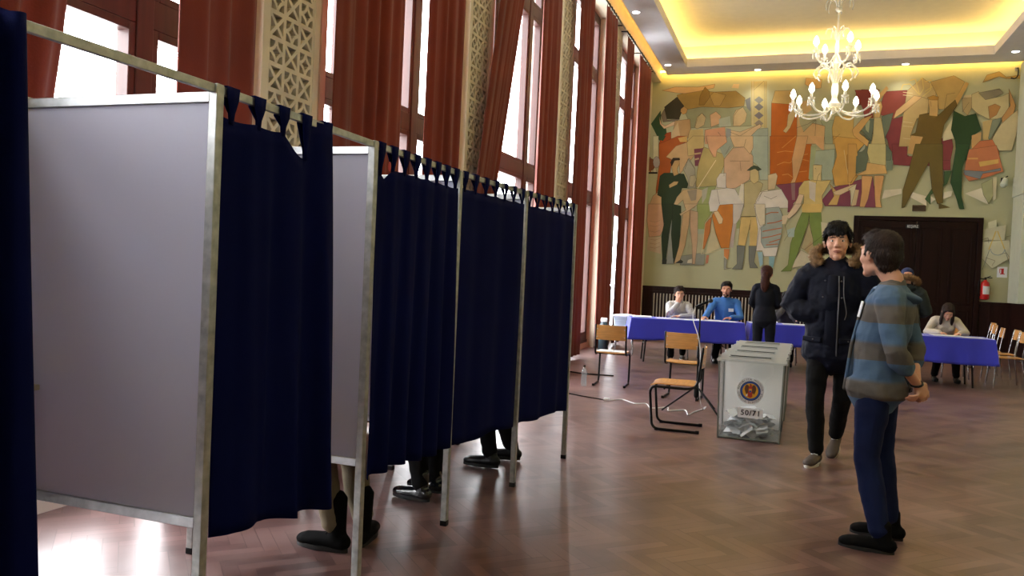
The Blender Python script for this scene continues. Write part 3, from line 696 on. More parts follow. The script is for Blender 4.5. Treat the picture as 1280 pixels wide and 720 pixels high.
# compasses emblem beside the door
P(8, (208, 208, 178), 1020,570, 1080,550, 1080,620, 1022,622)
P(8, (196, 194, 166), 985,620, 1150,590, 1140,700, 990,700)
MUR.append(((196, 196, 170), [(1228, 302), (1262, 300), (1264, 322), (1240, 336), (1226, 322)]))
TL[9] = (0, 0, 1)
LN(9, (204, 178, 96), 1.4, 1245,289, 1236,312); LN(9, (204, 178, 96), 1.4, 1247,289, 1256,312)
LN(9, (120, 128, 122), .8, 1237,312, 1228,337); LN(9, (120, 128, 122), .8, 1256,312, 1264,336)
LN(9, (140, 156, 160), 1.0, *[v for i in range(9) for v in (1247+9*math.cos(i*PI/8), 311+8*math.sin(i*PI/8))])
for q in ((1227,300, 1235,297, 1236,304), (1258,296, 1266,294, 1264,298), (1232,322, 1244,326, 1240,332), (1250,318, 1258,316, 1262,322)): LN(9, (120, 110, 96), .5, *q)
def contoured(src):
    out = []
    for col, pts in src:
        out.append((col, pts)); xs = [p[0] for p in pts]; ys = [p[1] for p in pts]
        if len(pts) > 4 and min(max(xs)-min(xs), max(ys)-min(ys)) > 4:
            c2 = tuple(c*.55+q*.1 for c, q in zip(col, (90, 70, 50))); n = len(pts)
            for i in range(n):
                a, b_ = V(pts[i]), V(pts[(i+1) % n]); d = b_-a
                if d.length < .5: continue
                nn = V((-d.y, d.x)).normalized()*.2; out.append((c2, [tuple(a+nn), tuple(b_+nn), tuple(b_-nn), tuple(a-nn)]))
    return out
def build_mural():
    MUR[:] = contoured(MUR)
    bm = B(); lay = bm.loops.layers.float_color.new('paint')
    for k, (col, pts) in enumerate(MUR):
        W_ = [on_far(x, y, YF-.004-k*.00003) for x, y in pts]
        for p in W_: p.x = max(p.x, XL+.003)
        vs = [bm.verts.new(p) for p in W_]
        for tri in tessellate_polygon([[V((p.x, p.z, 0)) for p in W_]]):
            try: f = bm.faces.new([vs[i] for i in tri])
            except ValueError: continue
            for l in f.loops: l[lay] = lin([max(0, min(250, 152+((c*.84+g*.08+(sum(col)/3)*.08)-150)*1.16)) for c, g in zip(col, (184, 178, 146))])
    me = bpy.data.meshes.new('mural')
    bm.to_mesh(me); bm.free()
    t = NT('mural_paint'); a = t.new('ShaderNodeVertexColor'); a.layer_name = 'paint'
    tc = t.new('ShaderNodeTexCoord'); nz = t.new('ShaderNodeTexNoise', Scale=2.2, Detail=6.0, Roughness=.6); t.lk(tc.outputs['Object'], nz.inputs[0])
    mr = t.new('ShaderNodeMapRange'); t.lk(nz.outputs[0], mr.inputs[0]); mr.inputs[1].default_value = .3; mr.inputs[2].default_value = .7; mr.inputs[3].default_value = .86; mr.inputs[4].default_value = 1.12
    sc = t.new('ShaderNodeVectorMath', _operation='SCALE'); t.lk(a.outputs[0], sc.inputs[0]); t.lk(mr.outputs[0], sc.inputs['Scale']); t.lk(sc.outputs[0], t.b.inputs['Base Color'])
    t.b.inputs['Roughness'].default_value = .8
    me.materials.append(t.m); o = bpy.data.objects.new('mural', me); COL.objects.link(o)
    tag(o, 'large faded mural of workers and dancers covering the far wall', 'mural')
build_mural()
# ------------------------------------------------------------------ curtains (cloth sheets)
def sheet(name, top, bot, waves, amp, m, parent=None, nu=None, nz=26, thick=.004, ztop=None, seed=0, sag=None, amp0=None, vp=1):
    """pleated cloth. top/bot: f(u)->(x,y,z) of the upper and lower hem; pleats displaced along the cloth's normal"""
    rnd = random.Random(seed); nu = nu or int(waves*12)
    ph = [rnd.uniform(0, 6.28) for _ in range(4)]; fr = [rnd.uniform(.55, 1.5) for _ in range(4)]
    bm = B(); grid = []
    T0, T1 = V(top(0)), V(top(1)); d = (T1-T0); d.z = 0; d.normalize(); nrm = V((d.y, -d.x, 0))
    for i in range(nu+1):
        u = i/nu; a, b_ = V(top(u)), V(bot(u)); col = []
        for j in range(nz+1):
            v = j/nz
            p = a.lerp(b_, v); q_ = a.lerp(b_, v**vp); p.x, p.y = q_.x, q_.y
            k = (amp0 if amp0 is not None else amp*.5)*(1-v) + amp*v
            w = math.sin(2*PI*waves*u + ph[0] + .6*math.sin(2.3*v+ph[1])) * .75 + .35*math.sin(2*PI*waves*fr[0]*u + ph[2] + v*1.4) + .15*math.sin(2*PI*waves*2.1*u+ph[3])
            p = p + nrm*(k*w) + d*(k*.25*math.sin(2*PI*waves*u*fr[1]+ph[1]+v*2))
            col.append(bm.verts.new(p))
        grid.append(col)
    for p, q in zip(grid, grid[1:]):
        for j in range(nz): bm.faces.new((p[j], q[j], q[j+1], p[j+1]))
    o = obj(name, bm, m, parent, sharp=3)
    s = o.modifiers.new('t', 'SOLIDIFY'); s.thickness = thick; s.offset = 0
    return o

# rust red window curtains: two per window, hung from a rod
def red_curtain(k, ya, yb, yc=None, yd=None, label='', X=-3.42, seed=0, z1=.06, vp=1):
    yc = ya if yc is None else yc; yd = yb if yd is None else yd
    w = max(2, (yb-ya)/.22)
    t = thing('window_curtain', label, 'curtain', (0, 0, 0), 0, 'rust red curtains along the window wall')
    sheet('curtain_cloth', lambda u: (X, ya+(yb-ya)*u, 6.3), lambda u: (X, yc+(yd-yc)*u, z1), w, .04, M_red, t, nz=18, nu=80, seed=seed+3, vp=vp)
    n = int(w)+1
    for i in range(n):
        bm = B(); y = ya+(yb-ya)*(i+.5)/n; tube(bm, [(X+.03*math.cos(a*PI/4), y, 6.34+.035*math.sin(a*PI/4)) for a in range(9)], .006, n=6)
        obj('curtain_ring', bm, M_black, t)
    return t
cur = [
 (1.83, 3.06, 1.6, 2.1, 'rust-red window curtain at the left edge of the photo, left of the nearest window'),
 (3.7, 4.44, None, None, 'rust-red window curtain just left of the nearest pierced plaster pilaster'),
 (5.4, 6.47, None, None, 'broad rust-red window curtain just right of the nearest pierced pilaster'),
 (7.02, 7.88, None, None, 'rust-red window curtain touching the left side of the second pilaster'),
 (9.25, 10.1, 7.8, 8.25, 'rust-red window curtain swept to the left right of the second pilaster'),
 (10.46, 11.38, None, None, 'rust-red window curtain touching the left side of the third pilaster'),
 (12.41, 13.38, None, None, 'rust-red window curtain one window bay before the last bay'),
 (14.25, 15.15, 14.5, 15.6, 'rust-red window curtain drifting right at its foot beside the dark wainscot'),
 (16.12, 16.85, 15.95, 16.5, 'rust-red window curtain in the last window bay, left one'),
 (17.5, 18.95, 17.6, 18.9, 'rust-red window curtain at the far corner touching the mural'),
]
for i, (a, b_, c, d_, lab) in enumerate(cur): red_curtain(i, a, b_, c, d_, lab, seed=i, vp=5 if i == 0 else 1)
for k, (a, b_) in enumerate(zip(PC[1:], PC[2:])):
    t = thing('curtain_rod', ['dark curtain rod above the nearest window', 'dark curtain rod above the second window', 'dark curtain rod above the middle window',
        'dark curtain rod above the last but one window', 'dark curtain rod above the farthest window'][k], 'curtain rod', (-3.42, (a+b_)/2, 6.36), 0, 'curtain rods')
    L = (b_-a)/2-.1
    rod('rod', [(0, -L, 0), (0, L, 0)], .016, M_black, t, cap=True)
    for y in (-L+.1, 0, L-.1): 
        bm = B(); tube(bm, [(0, y, .02), (-.12, y, .03), (-.2, y, .03)], .012); obj('bracket', bm, M_black, t)

# ------------------------------------------------------------------ voting booths
BP = [V((-1.8, 1.2, 0)), V((-1.8, 2.14, 0)), V((-1.765, 3.11, 0)), V((-1.76, 4.05, 0)), V((-1.69, 4.99, 0)), V((-1.61, 5.95, 0))]
BZ = [1.98, 1.985, 1.965, 1.96, 1.955, 1.955]
DB = .9
def lilac():
    t = NT('lilac_panel'); t.b.inputs['Base Color'].default_value = lin((212, 213, 232)); t.b.inputs['Roughness'].default_value = .45
    tr = t.new('ShaderNodeBsdfTranslucent'); tr.inputs[0].default_value = lin((200, 192, 210)); ms = t.new('ShaderNodeMixShader'); ms.inputs[0].default_value = .3
    t.lk(t.b.outputs[0], ms.inputs[1]); t.lk(tr.outputs[0], ms.inputs[2]); t.lk(ms.outputs[0], t.out.inputs[0]); return t.m
M_lilac = lilac()
M_shelf = mat('shelf_board', (176, 168, 150), .5, var=.08)
bt = thing('voting_booths', 'row of voting booths of bare metal posts with lilac side panels', 'voting booth', (-1.75, 3.5, 0))
bt_off = V((1.75, -3.5, 0))
def L_(p): return V(p)+bt_off
for i, (p, z) in enumerate(zip(BP, BZ)):
    q = p + V((-DB, .0 if i < 5 else .02, 0)); h = .017
    for pt, zz in ((p, z), (q, z)):
        bm = B(); a = L_(pt); box(bm, (a.x-h, a.y-h, .012), (a.x+h, a.y+h, zz)); o = obj('post', bm, M_galv, bt, bevel=.003)
        bm = B(); box(bm, (a.x-h-.002, a.y-h-.002, 0), (a.x+h+.002, a.y+h+.002, .03)); obj('foot_cap', bm, M_black, o, bevel=.003)
    a, c = L_(p), L_(q)
    bm = B(); box(bm, (c.x+h, a.y-.004, .56), (a.x-h, a.y+.004, z-.05)); obj('side_panel', bm, M_lilac, bt, smooth=False)
    for e0, e1 in ((z-.06, z-.025), (.53, .565)):
        bm = B(); box(bm, (c.x+h, a.y-.014, e0), (a.x-h, a.y+.014, e1)); obj('panel_edge', bm, M_alu, bt, bevel=.003)
    if i < 5:
        a2 = L_(BP[i+1]); c2 = a2 + V((-DB, 0, 0))
        for s0, s1, nm in ((a, a2, 'curtain_rail'), (c, c2, 'back_rail')):
            bm = B(); d = V((s1.x-s0.x, s1.y-s0.y, BZ[i+1]-z)); n = 1
            vs = []
            for t_, zz in ((s0, z), (s1, BZ[i+1])):
                vs.append([bm.verts.new((t_.x+sx*.009, t_.y+(.018 if t_ is s0 else -.018), zz+sz)) for sx, sz in ((-1, -.03), (1, -.03), (1, -.002), (-1, -.002))])
            for k in range(4): bm.faces.new((vs[0][k], vs[0][(k+1) % 4], vs[1][(k+1) % 4], vs[1][k]))
            bm.faces.new(vs[0]); bm.faces.new(vs[1][::-1]); obj(nm, bm, M_galv, bt, smooth=False, bevel=.002)
        bm = B(); box(bm, (c.x-.004, c.y+h, .56), (c.x+.004, c2.y-h, z-.05)); obj('back_panel', bm, M_lilac, bt, smooth=False)
        bm = B(); box(bm, (c.x-.014, c.y+h, z-.06), (c.x+.014, c2.y-h, z-.025)); ob = obj('panel_edge', bm, M_alu, bt, bevel=.003)
        bm = B(); box(bm, (c.x-.014, c.y+h, .53), (c.x+.014, c2.y-h, .565)); obj('panel_edge', bm, M_alu, bt, bevel=.003)
        bm = B(); box(bm, (c.x+.02, a.y+.02, .925), (c.x+.2, a2.y-.02, .945)); obj('shelf', bm, M_shelf, bt, bevel=.003)

M_navy = mat('navy_booth_cloth', (10, 18, 70), .85, var=.12, vscale=2, bump=.12, bscale=160, spec=.06, trans=.06)
M_tag = mat('pink_tag', (190, 70, 80), .6)
def rail(i, t): return BP[i].lerp(BP[i+1], t), BZ[i]*(1-t)+BZ[i+1]*t
def booth_curtain(i, t0, t1, b0, b1, zb0, zb1, label, tabs, drop=.1, waves=4.5, amp=.022, amp0=.01, seed=1, sags=(), dropf=None, X=.004, bx_=(0, 0)):
    t = thing('booth_curtain', label, 'curtain', (0, 0, 0), 0, 'navy curtains of the voting booths')
    def top(u):
        p, z = rail(i, t0+(t1-t0)*u)
        s = sum(dp*max(0, 1-abs(u-c)/w)**1.4 for c, w, dp in sags)
        k = abs(math.sin(PI*u*(tabs-1)))*.006
        return (p.x+X, p.y, z-(dropf(u) if dropf else drop)-s-k)
    def bot(u):
        p, z = rail(i, b0+(b1-b0)*u); return (p.x+X+bx_[0]*(1-u)+bx_[1]*u, p.y, zb0+(zb1-zb0)*u + .008*math.sin(9*u+seed))
    sheet('curtain_cloth', top, bot, waves, amp, M_navy, t, nz=30, seed=seed, amp0=amp0, nu=90)
    for k in range(tabs):
        u = (k+.25)/(tabs-.5); x, y, z = top(u); p, zr = rail(i, t0+(t1-t0)*u)
        bm = B(); w1, w0 = .032, .009; prof = [(X+.004, min(z-.015-zr, -.06), w0), (X+.006, min(z-zr+.02, -.05), w0*1.2), (.014, -.035, w1*.9), (.0145, .004, w1), (-.0145, .004, w1), (-.014, -.035, w1*.9), (X-.006, min(z-zr+.02, -.05), w0*1.2), (X-.004, min(z-.015-zr, -.06), w0)]
        rows = [[bm.verts.new((p.x+px, p.y+sy*w, zr+pz)) for sy in (-1, 1)] for px, pz, w in prof]
        for a, b_ in zip(rows, rows[1:]): bm.faces.new((a[0], a[1], b_[1], b_[0]))
        o = obj('hanging_tab', bm, M_navy, t, sharp=3); s = o.modifiers.new('t', 'SOLIDIFY'); s.thickness = .0025
    return t
booth_curtain(1, .03, .66, .06, .8, .485, .42, 'navy booth curtain on the nearest rail, sagging between its tabs', 5, drop=.11, waves=3, amp=.042, seed=5,
    dropf=lambda u: .1*(1-u*.2) if u < .5 else .09+.07*math.sin(min(1, (u-.5)/.2)*PI/2) if u < .72 else max(.005, .16-(u-.72)*3), X=.008, amp0=.008)
booth_curtain(2, .03, .97, .03, .975, .475, .435, 'navy booth curtain between the second and third posts, bunched at its left', 8, drop=.1, waves=5, amp=.03, seed=11, amp0=.008,
    sags=((.08, .12, .05),), bx_=(0, 0))
booth_curtain(3, .03, .97, .03, .97, .435, .41, 'navy booth curtain between the third and fourth posts, the flattest one', 7, drop=.09, waves=2.4, amp=.012, amp0=.005, seed=21)
booth_curtain(4, .03, .97, .03, .975, .41, .38, 'navy booth curtain on the farthest rail', 7, drop=.09, waves=2.6, amp=.014, amp0=.005, seed=33)
booth_curtain(0, -.13, .23, -.2, .34, .02, .02, 'dark navy booth curtain filling the left edge of the photo', 5, drop=-.0, waves=4, amp=.035, amp0=.02, seed=41, X=.04)
bm = B(); ell(bm, (-1.715, 3.17, 1.86), (.004, .012, .022)); tag(obj('curtain_clip', bm, M_tag), 'small pink clip on the curtain beside the second booth post', 'clip')
# ------------------------------------------------------------------ school chairs
M_ply = mat('honey_plywood', (206, 150, 84), .38, var=.16, vscale=3, stretch=(1.5, 14, 14), coat=.3)
def arc_panel(w, h, t, curve, nx=12):
    """plywood slab w wide (x), h high (z), bowed backwards"""
    bm = B(); g = []
    for s in (0, 1):
        for i in range(nx+1):
            u = i/nx*2-1
            for z in (0, h): g.append(bm.verts.new((u*w/2, curve*u*u + s*t, z)))
    N = (nx+1)*2
    for i in range(nx):
        a = 2*i
        bm.faces.new((g[a], g[a+2], g[a+3], g[a+1])); bm.faces.new((g[N+a+1], g[N+a+3], g[N+a+2], g[N+a]))
        bm.faces.new((g[a], g[N+a], g[N+a+2], g[a+2])); bm.faces.new((g[a+1], g[a+3], g[N+a+3], g[N+a+1]))
    for a in (0, 2*nx): bm.faces.new((g[a], g[a+1], g[N+a+1], g[N+a]))
    return bm
def school_chair(loc, rz, label):
    """cantilever frame; sitter faces +Y"""
    t = thing('school_chair', label, 'chair', loc, rz, 'cantilever chairs with black frames')
    r = .0125; w = .2
    for s in (-1, 1):
        rod('side_frame', bend([(s*w, -.22, r), (s*w, .2, r), (s*w, .235, .41), (s*w*.98, -.13, .405), (s*w*.98, -.2, .44), (s*w*.98, -.235, .79)], .07, 6), r, M_black, t, n=10, cap=True)
        bm = B(); box(bm, (s*w-.016, -.235, 0), (s*w+.016, -.2, .03)); obj('glide', bm, M_black, t, bevel=.004); bm = B(); box(bm, (s*w-.014, .14, 0), (s*w+.014, .175, .012)); obj('glide', bm, M_black, t, bevel=.004)
    rod('crossbar', [(-w, .1, .395), (w, .1, .395)], .009, M_black, t)
    bm = B(); n = 12
    rows = [(-.16, .418, .195), (-.1, .421, .2), (.05, .419, .2), (.15, .421, .2), (.2, .413, .195), (.23, .4, .185)]
    gt = [[bm.verts.new((u*x/6, y, z+.012+.01*(u/6)**2)) for u in range(-6, 7)] for y, z, x in rows]
    gb = [[bm.verts.new((u*x/6, y, z+.002+.01*(u/6)**2)) for u in range(-6, 7)] for y, z, x in rows]
    for g, fl in ((gt, 0), (gb, 1)):
        for p, q in zip(g, g[1:]):
            for i in range(12): bm.faces.new((p[i], p[i+1], q[i+1], q[i]) if not fl else (p[i], q[i], q[i+1], p[i+1]))
    per = lambda g: g[0] + [r_[-1] for r_ in g[1:]] + g[-1][::-1][1:] + [r_[0] for r_ in g[::-1][1:-1]]
    a, b_ = per(gt), per(gb)
    for i in range(len(a)): bm.faces.new((a[i], b_[i], b_[(i+1) % len(a)], a[(i+1) % len(a)]))
    obj('seat', bm, M_ply, t)
    bp = obj('backrest', arc_panel(.39, .19, .01, .02), M_ply, t, bevel=.003); bp.location = (0, -.247, .6); bp.rotation_euler = (math.radians(4), 0, 0)
    for s in (-1, 1):
        for z in (.64, .74): bm = B(); ell(bm, (s*.175, -.243, z), (.007, .006, .007)); obj('rivet', bm, M_alu, t)
    return t
chA = school_chair((-2.19, 10.3, 0), math.radians(4), 'wooden school chair on the left with white papers on its seat')
chB = school_chair((-1.2, 9.78, 0), math.radians(-2), 'wooden school chair with an empty seat facing the blue tables')
chC = school_chair((-1.0, 7.72, 0), math.radians(92), 'nearest wooden school chair, seen side-on beside the ballot boxes')
# papers on the seat
def paper(loc, size, rz, label, n=1, group=None, name='paper_sheet', parent=None):
    bm = B()
    for i in range(n):
        M = Matrix.Translation(V(loc)+V((random.uniform(-.012, .012)*(i > 0), random.uniform(-.012, .012)*(i > 0), i*.0016))) @ Matrix.Rotation(rz+random.uniform(-.12, .12)*(i > 0), 4, 'Z')
        box(bm, (-size[0]/2, -size[1]/2, 0), (size[0]/2, size[1]/2, .0014), M=M)
    o = obj(name, bm, M_white, None, smooth=False); tag(o, label, 'paper', group); return o
paper((-2.28, 10.33, .436), (.21, .29), .1, 'white paper sheets on the left part of the chair seat', 4)
paper((-2.1, 10.35, .436), (.16, .28), -.15, 'white paper sheets on the right part of the chair seat', 3)

# chrome chairs with wooden seats by the right wall
M_chrome = mat('chrome_leg', (190, 190, 192), .25, metal=.95, var=.05)
def side_chair(loc, rz, label, first=[]):
    if first: return dup(first[0], loc, rz, label)
    t = thing('canteen_chair', label, 'chair', loc, rz, 'chrome-legged wooden chairs by the right wall')
    for sx in (-1, 1):
        rod('leg', [(sx*.2, .21, 0), (sx*.17, .17, .43)], .011, M_chrome, t, cap=True)
        rod('leg', bend([(sx*.2, -.23, 0), (sx*.17, -.17, .43), (sx*.165, -.2, .62), (sx*.16, -.24, .83)], .06), .011, M_chrome, t, cap=True)
    rod('crossbar', [(-.165, .16, .41), (.165, .16, .41)], .009, M_chrome, t)
    rod('crossbar', [(-.165, -.16, .41), (.165, -.16, .41)], .009, M_chrome, t)
    bm = B(); box(bm, (-.2, -.2, .432), (.2, .21, .447)); obj('seat', bm, M_ply, t, bevel=.012)
    bp = obj('backrest', arc_panel(.35, .17, .012, .02), M_ply, t, bevel=.003); bp.location = (0, -.245, .67); bp.rotation_euler = (math.radians(8), 0, 0)
    first.append(t); return t
for i, (x, y, lab) in enumerate([(3.14, 15.6, 'chrome-legged wooden chair with the leftmost backrest of the row right of the blue table'), (3.22, 15.0, 'chrome-legged wooden chair in the middle of the row at the right photo edge'),
    (3.14, 14.2, 'nearest chrome-legged wooden chair at the right photo edge'), (3.3, 16.9, 'chrome-legged wooden chair standing farther back behind the row, towards the dark door'), (3.5, 18.0, 'chrome-legged wooden chair farthest back, below the fire extinguisher')]):
    side_chair((x, y, 0), math.radians(88+(i*3 % 7)), lab)
chW = side_chair((2.55, 14.95, 0), math.radians(180), 'yellow wooden chair the writing woman sits on')

# ------------------------------------------------------------------ cloth covered tables
M_blue = mat('royal_blue_cloth', (46, 54, 204), .7, var=.08, vscale=2, sheen=.2)
M_ttop = mat('table_laminate', (190, 186, 176), .4, var=.04)
def cloth_table(loc, rz, w, d, label, clabel, zc=.38, h=.735, seed=0):
    t = thing('folding_table', label, 'table', loc, rz, 'folding tables under blue cloths')
    bx('tabletop', (-w/2, -d/2, h-.03), (w/2, d/2, h), M_ttop, t)
    for s in (-1, 1):
        x = s*(w/2-.25)
        for y in (-d/2+.12, d/2-.12):
            rod('leg', bend([(x+s*.02, y, 0), (x, y, .3), (x-s*.03, y*.8, h-.03)], .1), .013, M_black, t)
        rod('crossbar', [(x, -d/2+.14, .3), (x, d/2-.14, .3)], .01, M_black, t)
        rod('brace', [(x-s*.01, 0, .3), (x-s*.3, 0, h-.03)], .009, M_black, t)
    # cloth: one draped mesh
    rnd = random.Random(seed); bm = B(); pts = []; n = 120; e = .012
    per = 2*(w+d+4*e); W, D_ = w/2+e, d/2+e
    def pos(s):
        s = s % per
        for L, p, dr in ((2*W, V((-W, -D_, 0)), V((1, 0, 0))), (2*D_, V((W, -D_, 0)), V((0, 1, 0))), (2*W, V((W, D_, 0)), V((-1, 0, 0))), (2*D_, V((-W, D_, 0)), V((0, -1, 0)))):
            if s <= L: return p+dr*s, V((dr.y, -dr.x, 0))
            s -= L
        return V((-W, -D_, 0)), V((0, -1, 0))
    rows = []; nz = 8; ph = rnd.uniform(0, 6)
    for j in range(nz+1):
        v = j/nz; row = []
        for i in range(n):
            s = per*i/n; p, nr = pos(s)
            k = v*(.012+.012*math.sin(s*7+ph)+.01*math.sin(s*17+ph*2)); corner = max(0, 1-min(abs(abs(p.x)-W)+abs(abs(p.y)-D_), .25)/.25)
            q = p + nr*(k+.004) + V((p.x, p.y, 0)).normalized()*corner*v*.05
            row.append(bm.verts.new((q.x, q.y, h+.005-v*(h-zc) - .006*math.sin(s*5+ph)*v)))
        rows.append(row)
    for a, b_ in zip(rows, rows[1:]):
        for i in range(n): bm.faces.new((a[i], b_[i], b_[(i+1) % n], a[(i+1) % n]))
    bm.faces.new(rows[0])
    o = obj('tablecloth', bm, M_blue); o.location = loc; o.rotation_euler = (0, 0, rz); tag(o, clabel, 'tablecloth', 'blue tablecloths')
    s = o.modifiers.new('t', 'SOLIDIFY'); s.thickness = .003
    return t
A1 = math.radians(15)
c1 = V((-1.64, 13.55, 0)) + V((-math.sin(A1), math.cos(A1), 0))*.35
cloth_table(c1, A1, 1.84, .7, 'folding table of the two seated men', 'blue cloth on the table of the two seated men', seed=1)
c2 = V((.16, 13.98, 0)) + V((-math.sin(A1), math.cos(A1), 0))*.38
cloth_table(c2, math.radians(9), 1.5, .7, 'folding table behind the ballot boxes where the suited woman stands', 'blue cloth on the table behind the suited woman', seed=2)
c3 = V((1.93, 13.32, 0)) + V((0, .36, 0))
cloth_table(c3, math.radians(2), 1.72, .72, 'folding table of the writing woman on the right', 'blue cloth on the table of the writing woman', seed=3, zc=.35)
def on_table(c, rz, x, y): return V((c.x+x*math.cos(rz)-y*math.sin(rz), c.y+x*math.sin(rz)+y*math.cos(rz), .7435))
for k, (c, rz, x, y, w, d, n, lab) in enumerate([
    (c1, A1, -.72, .05, .3, .42, 8, 'thick pile of white papers at the left end of the first table'), (c1, A1, -.28, -.12, .42, .25, 3, 'white papers in front of the man resting his chin'),
    (c1, A1, .05, -.18, .21, .28, 2, 'white papers left of the microphone pole'), (c1, A1, .38, -.1, .4, .28, 3, 'white papers under the hand of the man in the blue shirt'), (c1, A1, .68, -.2, .28, .2, 2, 'white papers in front of the man in the blue shirt, right part'),
    (c2, .157, -.66, -.12, .21, .28, 3, 'white papers at the left end of the second table'), (c2, .157, .05, -.05, .55, .28, 3, 'white list before the woman with her hand at her face'), (c2, .157, .6, -.1, .25, .28, 2, 'white papers at the right end of the second table'),
    (c3, .035, .3, .0, .42, .3, 4, 'white list the writing woman writes on'), (c3, .035, .62, -.1, .3, .22, 2, 'white papers at the right end of the writing table'), (c3, .035, -.2, -.05, .3, .25, 2, 'white papers at the left of the writing table')]):
    p = on_table(c, rz, x, y); paper(p, (w, d), rz+.03*((k % 3)-1), lab, n, 'papers on the tables')
p = on_table(c2, .157, .42, -.2)
bx_o = bx('phone', (-.035, -.07, 0), (.035, .07, .009), M_black, None, bevel=.003); bx_o.location = p; tag(bx_o, 'black phone lying on the second blue table', 'phone')

# storage tub and flask
M_tub = mat('milky_plastic', (218, 228, 234), .35, var=.04, trans=.45)
tb = thing('storage_tub', 'milky plastic storage tub on a stool left of the first blue table', 'tub', (-2.86, 14.38, .44), math.radians(8))
bm = B()
prof = [(.17, .15, .0), (.195, .18, .25), (.2, .185, .26)]
def rect_ring(bm, a, b_, z): return [bm.verts.new((sx*a, sy*b_, z)) for sx, sy in ((-1, -1), (1, -1), (1, 1), (-1, 1))]
rs = [rect_ring(bm, *p) for p in prof]
for a, b_ in zip(rs, rs[1:]):
    for i in range(4): bm.faces.new((a[i], a[(i+1) % 4], b_[(i+1) % 4], b_[i]))
bm.faces.new(rs[0][::-1]); bm.faces.new(rs[-1]); obj('tub_body', bm, M_tub, tb, bevel=.02)
bm = B(); box(bm, (-.21, -.195, .26), (.21, .195, .285)); box(bm, (-.17, -.15, .285), (.17, .15, .292)); obj('lid', bm, M_white, tb, bevel=.01)
for i in range(2): bm = B(); box(bm, (-.165, -.18, .09+.09*i), (.165, -.15, .1+.09*i)); obj('rib', bm, M_tub, tb, bevel=.004)
paper((-2.86, 14.38, .733), (.21, .28), .2, 'white papers lying on the lid of the plastic tub', 5)
st = thing('low_stool', 'low chrome-legged stool under the milky plastic tub', 'stool', (-2.86, 14.38, 0), math.radians(8))
bx('seat', (-.17, -.17, .42), (.17, .17, .44), M_ply, st, bevel=.006)
for sx in (-1, 1):
    for sy in (-1, 1): rod('leg', [(sx*.16, sy*.16, 0), (sx*.14, sy*.14, .42)], .01, M_chrome, st, cap=True)
M_flask = mat('dark_teal_plastic', (36, 52, 58), .4)
fl = thing('paint_bucket', 'dark grey canister with a white lid standing by the window wainscot', 'canister', (-3.27, 14.5, 0))
bm = B(); lathe(bm, [(.08, 0), (.09, .02), (.085, .5), (.06, .56), (.05, .58)]); obj('canister_body', bm, M_flask, fl)
bm = B(); lathe(bm, [(.06, .575), (.062, .63), (.05, .645)]); obj('lid', bm, M_white, fl)
# water bottle on the floor
wb = thing('water_bottle', 'clear plastic water bottle standing on the floor left of the chair', 'bottle', (-2.47, 9.95, 0))
M_pet = glassy('clear_plastic', (225, 235, 240), .06, .05, body=.12)
bm = B(); lathe(bm, [(.028, 0), (.034, .008), (.034, .17), (.03, .2), (.014, .235), (.013, .25)]); obj('bottle_body', bm, M_pet, wb)
bm = B(); lathe(bm, [(.016, .246), (.016, .268), (.014, .27)]); obj('cap', bm, M_black, wb)

# cables on the floor
def cable(pts, r, m, label, name='cable', z=.006):
    P_ = [V((x, y, z)) for x, y in pts]; bm = B(); tube(bm, spline(P_, 6), r, n=6); return tag(obj(name, bm, m), label, 'cable')
cable([(-2.9, 8.6), (-2.75, 9.25), (-2.5, 9.2), (-2.3, 9.1), (-2.02, 8.98), (-1.98, 8.95)], .007, M_black, 'black cable running to the white plug on the floor')
cable([(-1.92, 8.96), (-1.8, 9.12), (-1.62, 8.92), (-1.5, 8.98), (-1.4, 8.72), (-1.25, 8.88), (-1.2, 8.66), (-1.05, 8.8), (-.98, 8.52), (-.94, 8.75), (-.88, 9.0), (-.87, 9.15)], .006, M_white, 'white cable snaking over the floor below the microphone stand')
s = bx('cable_plug', (-.035, -.02, 0), (.035, .02, .03), M_white, None, bevel=.008); s.location = (-1.95, 8.97, 0); tag(s, 'white plug joining the black and white cables on the floor', 'plug')
cable([(-3.6, 11.6), (-3.1, 11.3), (-2.75, 11.15), (-2.35, 11.2)], .012, M_black, 'thick dark cable on the floor behind the left chair')

# microphone stand
ms = thing('microphone_stand', 'black microphone tripod stand behind the nearest chair', 'microphone stand', (-.93, 8.75, 0))
for a in (200, 318, 62):
    r_ = math.radians(a); rod('leg', [(.02*math.cos(r_), .02*math.sin(r_), .27), (.36*math.cos(r_), .36*math.sin(r_), .012)], .009, M_black, ms, cap=True)
bm = B(); lathe(bm, [(.02, .16), (.028, .18), (.028, .25), (.02, .3)], n=14); obj('hub', bm, M_black, ms)
rod('pole', [(0, 0, .12), (0, 0, 1.12)], .009, M_black, ms)
bm = B(); lathe(bm, [(.016, .58), (.018, .6), (.018, .68), (.014, .7)], n=14); obj('clutch', bm, M_black, ms)
bm = B(); tube(bm, [(-.03, 0, 1.12), (.03, 0, 1.12)], .015); tube(bm, [(0, 0, 1.1), (.02, 0, 1.15)], .014); obj('clip', bm, M_black, ms)
mc = thing('microphone', 'black microphone clipped on top of the tripod stand', 'microphone', (-.93, 8.75, 1.135))
bm = B(); loft(bm, [((-.05, 0, .0), .011, .011), ((.07, 0, .055), .014, .014)]); obj('handle', bm, M_black, mc)
bm = B(); ell(bm, (.1, 0, .07), (.027, .024, .024)); obj('grille', bm, mat('mesh_grille', (60, 60, 64), .4, metal=.8), mc)
bm = B(); tube(bm, spline([(-.99, 8.75, 1.12), (-1.0, 8.72, 1.0), (-.93, 8.71, .8), (-.905, 8.72, .6), (-.905, 8.73, .4), (-.89, 8.75, .15), (-.87, 8.95, .01), (-.86, 9.15, .008)], 6), .005, n=6)
